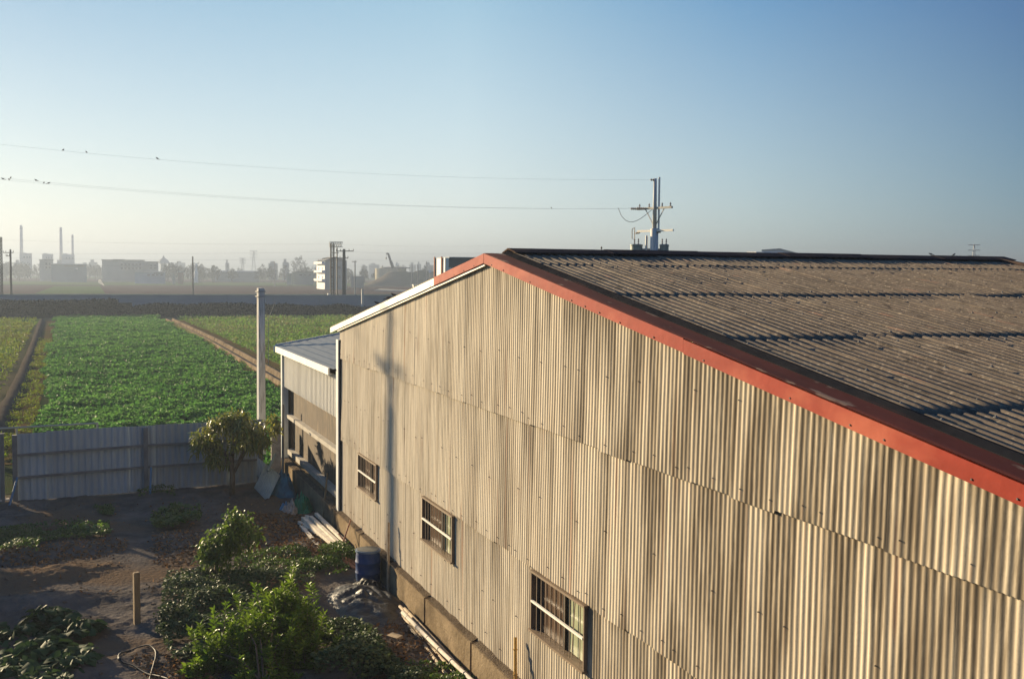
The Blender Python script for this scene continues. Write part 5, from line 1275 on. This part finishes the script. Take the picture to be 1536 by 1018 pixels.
pylon(1461.5, 366, 700, 'hazy lattice pylon above the far right end of the ridge', 4.5)
pylon(380.5, 376, 1300, 'hazy lattice pylon left of the concrete pole', 5.5); pylon(364, 387, 1100, 'smaller hazy lattice pylon further left of the concrete pole', 4.0)
# distant skyline of small houses
r2 = random.Random(11)
mats = ['bgrey', 'bbeige', 'bteal', 'bwhite', 'bgrey', 'bdark']
for k in range(34):
    a = r2.uniform(0, 640); wd = r2.uniform(5, 16); yt = r2.uniform(393, 399.5); d = r2.uniform(800, 1300); mt = r2.choice(mats)
    B = building('distant_house', 'small hazy block in the distant skyline beyond the fields', 'building', a+wd/2, d, 'hazy blocks along the distant skyline'); block(a, a+wd, yt, d, 12, mt, B)
    zt = float(at(a+wd/2, yt, d)[2]); block(a+wd*.2, a+wd*.6, yt-1, d+2, 5, 'bgrey', B, 'roof', z0=zt+.02, zt=zt+1.5+r2.random()*1.5)
# distant trees
def fartree(px, ytop, d, wd_px, label, shape=1.0):
    c_ = at(px, ytop, d); h_ = float(c_[2]); rad = wd_px*d/F/2
    N = 60; pc = blob_points([((c_[0], c_[1], h_*.62), (rad, rad, h_*.36)), ((c_[0]+rad*.5, c_[1]+rad*.5, h_*.5), (rad*.7, rad*.7, h_*.3)), ((c_[0]-rad*.4, c_[1]-rad*.6, h_*.52), (rad*.7, rad*.7, h_*.3))], N, gaps=.3, freq=.4)
    T = thing('distant_tree', label, 'tree', (c_[0], c_[1], 0), 'hazy trees beyond the far fields')
    b_ = MB(); b_.tube([(c_[0], c_[1], 0), (c_[0], c_[1], h_*.6)], [rad*.09+.1, .1], 6); b_.build('trunk', 'bark', T)
    P_ = np.repeat(pc, 7, 0)+rng.normal(0, rad*.13, (N*7, 3)); P_[:, 2] = np.maximum(P_[:, 2], .3)
    leaves('crown', P_, rdir(len(P_)), rad*rng.uniform(.22, .42, len(P_)), rad*rng.uniform(.16, .3, len(P_)), 'fartree', T)
for px, yt, d, wd, lb_ in ((448, 383.5, 900, 17, 'tall hazy tree standing above the others left of the white house'),):
    fartree(px, yt, d, wd, lb_)
for k in range(56):
    z_ = r2.random()
    if k < 14: px = r2.uniform(-5, 62); yt = r2.uniform(391, 398); d = 680; wd = r2.uniform(10, 18)
    elif k < 20: px = r2.uniform(128, 156); yt = r2.uniform(393, 398); d = 760; wd = r2.uniform(9, 14)
    elif k < 29: px = r2.uniform(237, 300); yt = r2.uniform(392, 399); d = 660; wd = r2.uniform(9, 15)
    elif k < 45: px = r2.uniform(300, 475); yt = r2.uniform(396, 403); d = r2.uniform(620, 760); wd = r2.uniform(9, 15)
    else: px = r2.uniform(520, 655); yt = r2.uniform(396, 404); d = r2.uniform(600, 700); wd = r2.uniform(9, 14)
    fartree(px, yt, d, wd, 'hazy round tree in the belt beyond the far fields')

# ================================================================== HAZE
hm_ = bpy.data.materials.new('haze'); hm_.use_nodes = True; nt = hm_.node_tree
nt.nodes.remove(nt.nodes['Principled BSDF']); pv = nt.nodes.new('ShaderNodeVolumePrincipled')
pv.inputs['Density'].default_value = .0009; pv.inputs['Color'].default_value = (.235, .285, .375, 1); pv.inputs['Anisotropy'].default_value = .42
nt.links.new(pv.outputs[0], nt.nodes['Material Output'].inputs['Volume'])
b_ = MB(); b_.box((-1850, 0, 22.25), (4500, 5800, 46.5)); hz = b_.build('haze', hm_); hz['kind'] = 'stuff'; hz['label'] = 'thin pale haze lying over the fields and the distant town'
hz['category'] = 'haze'
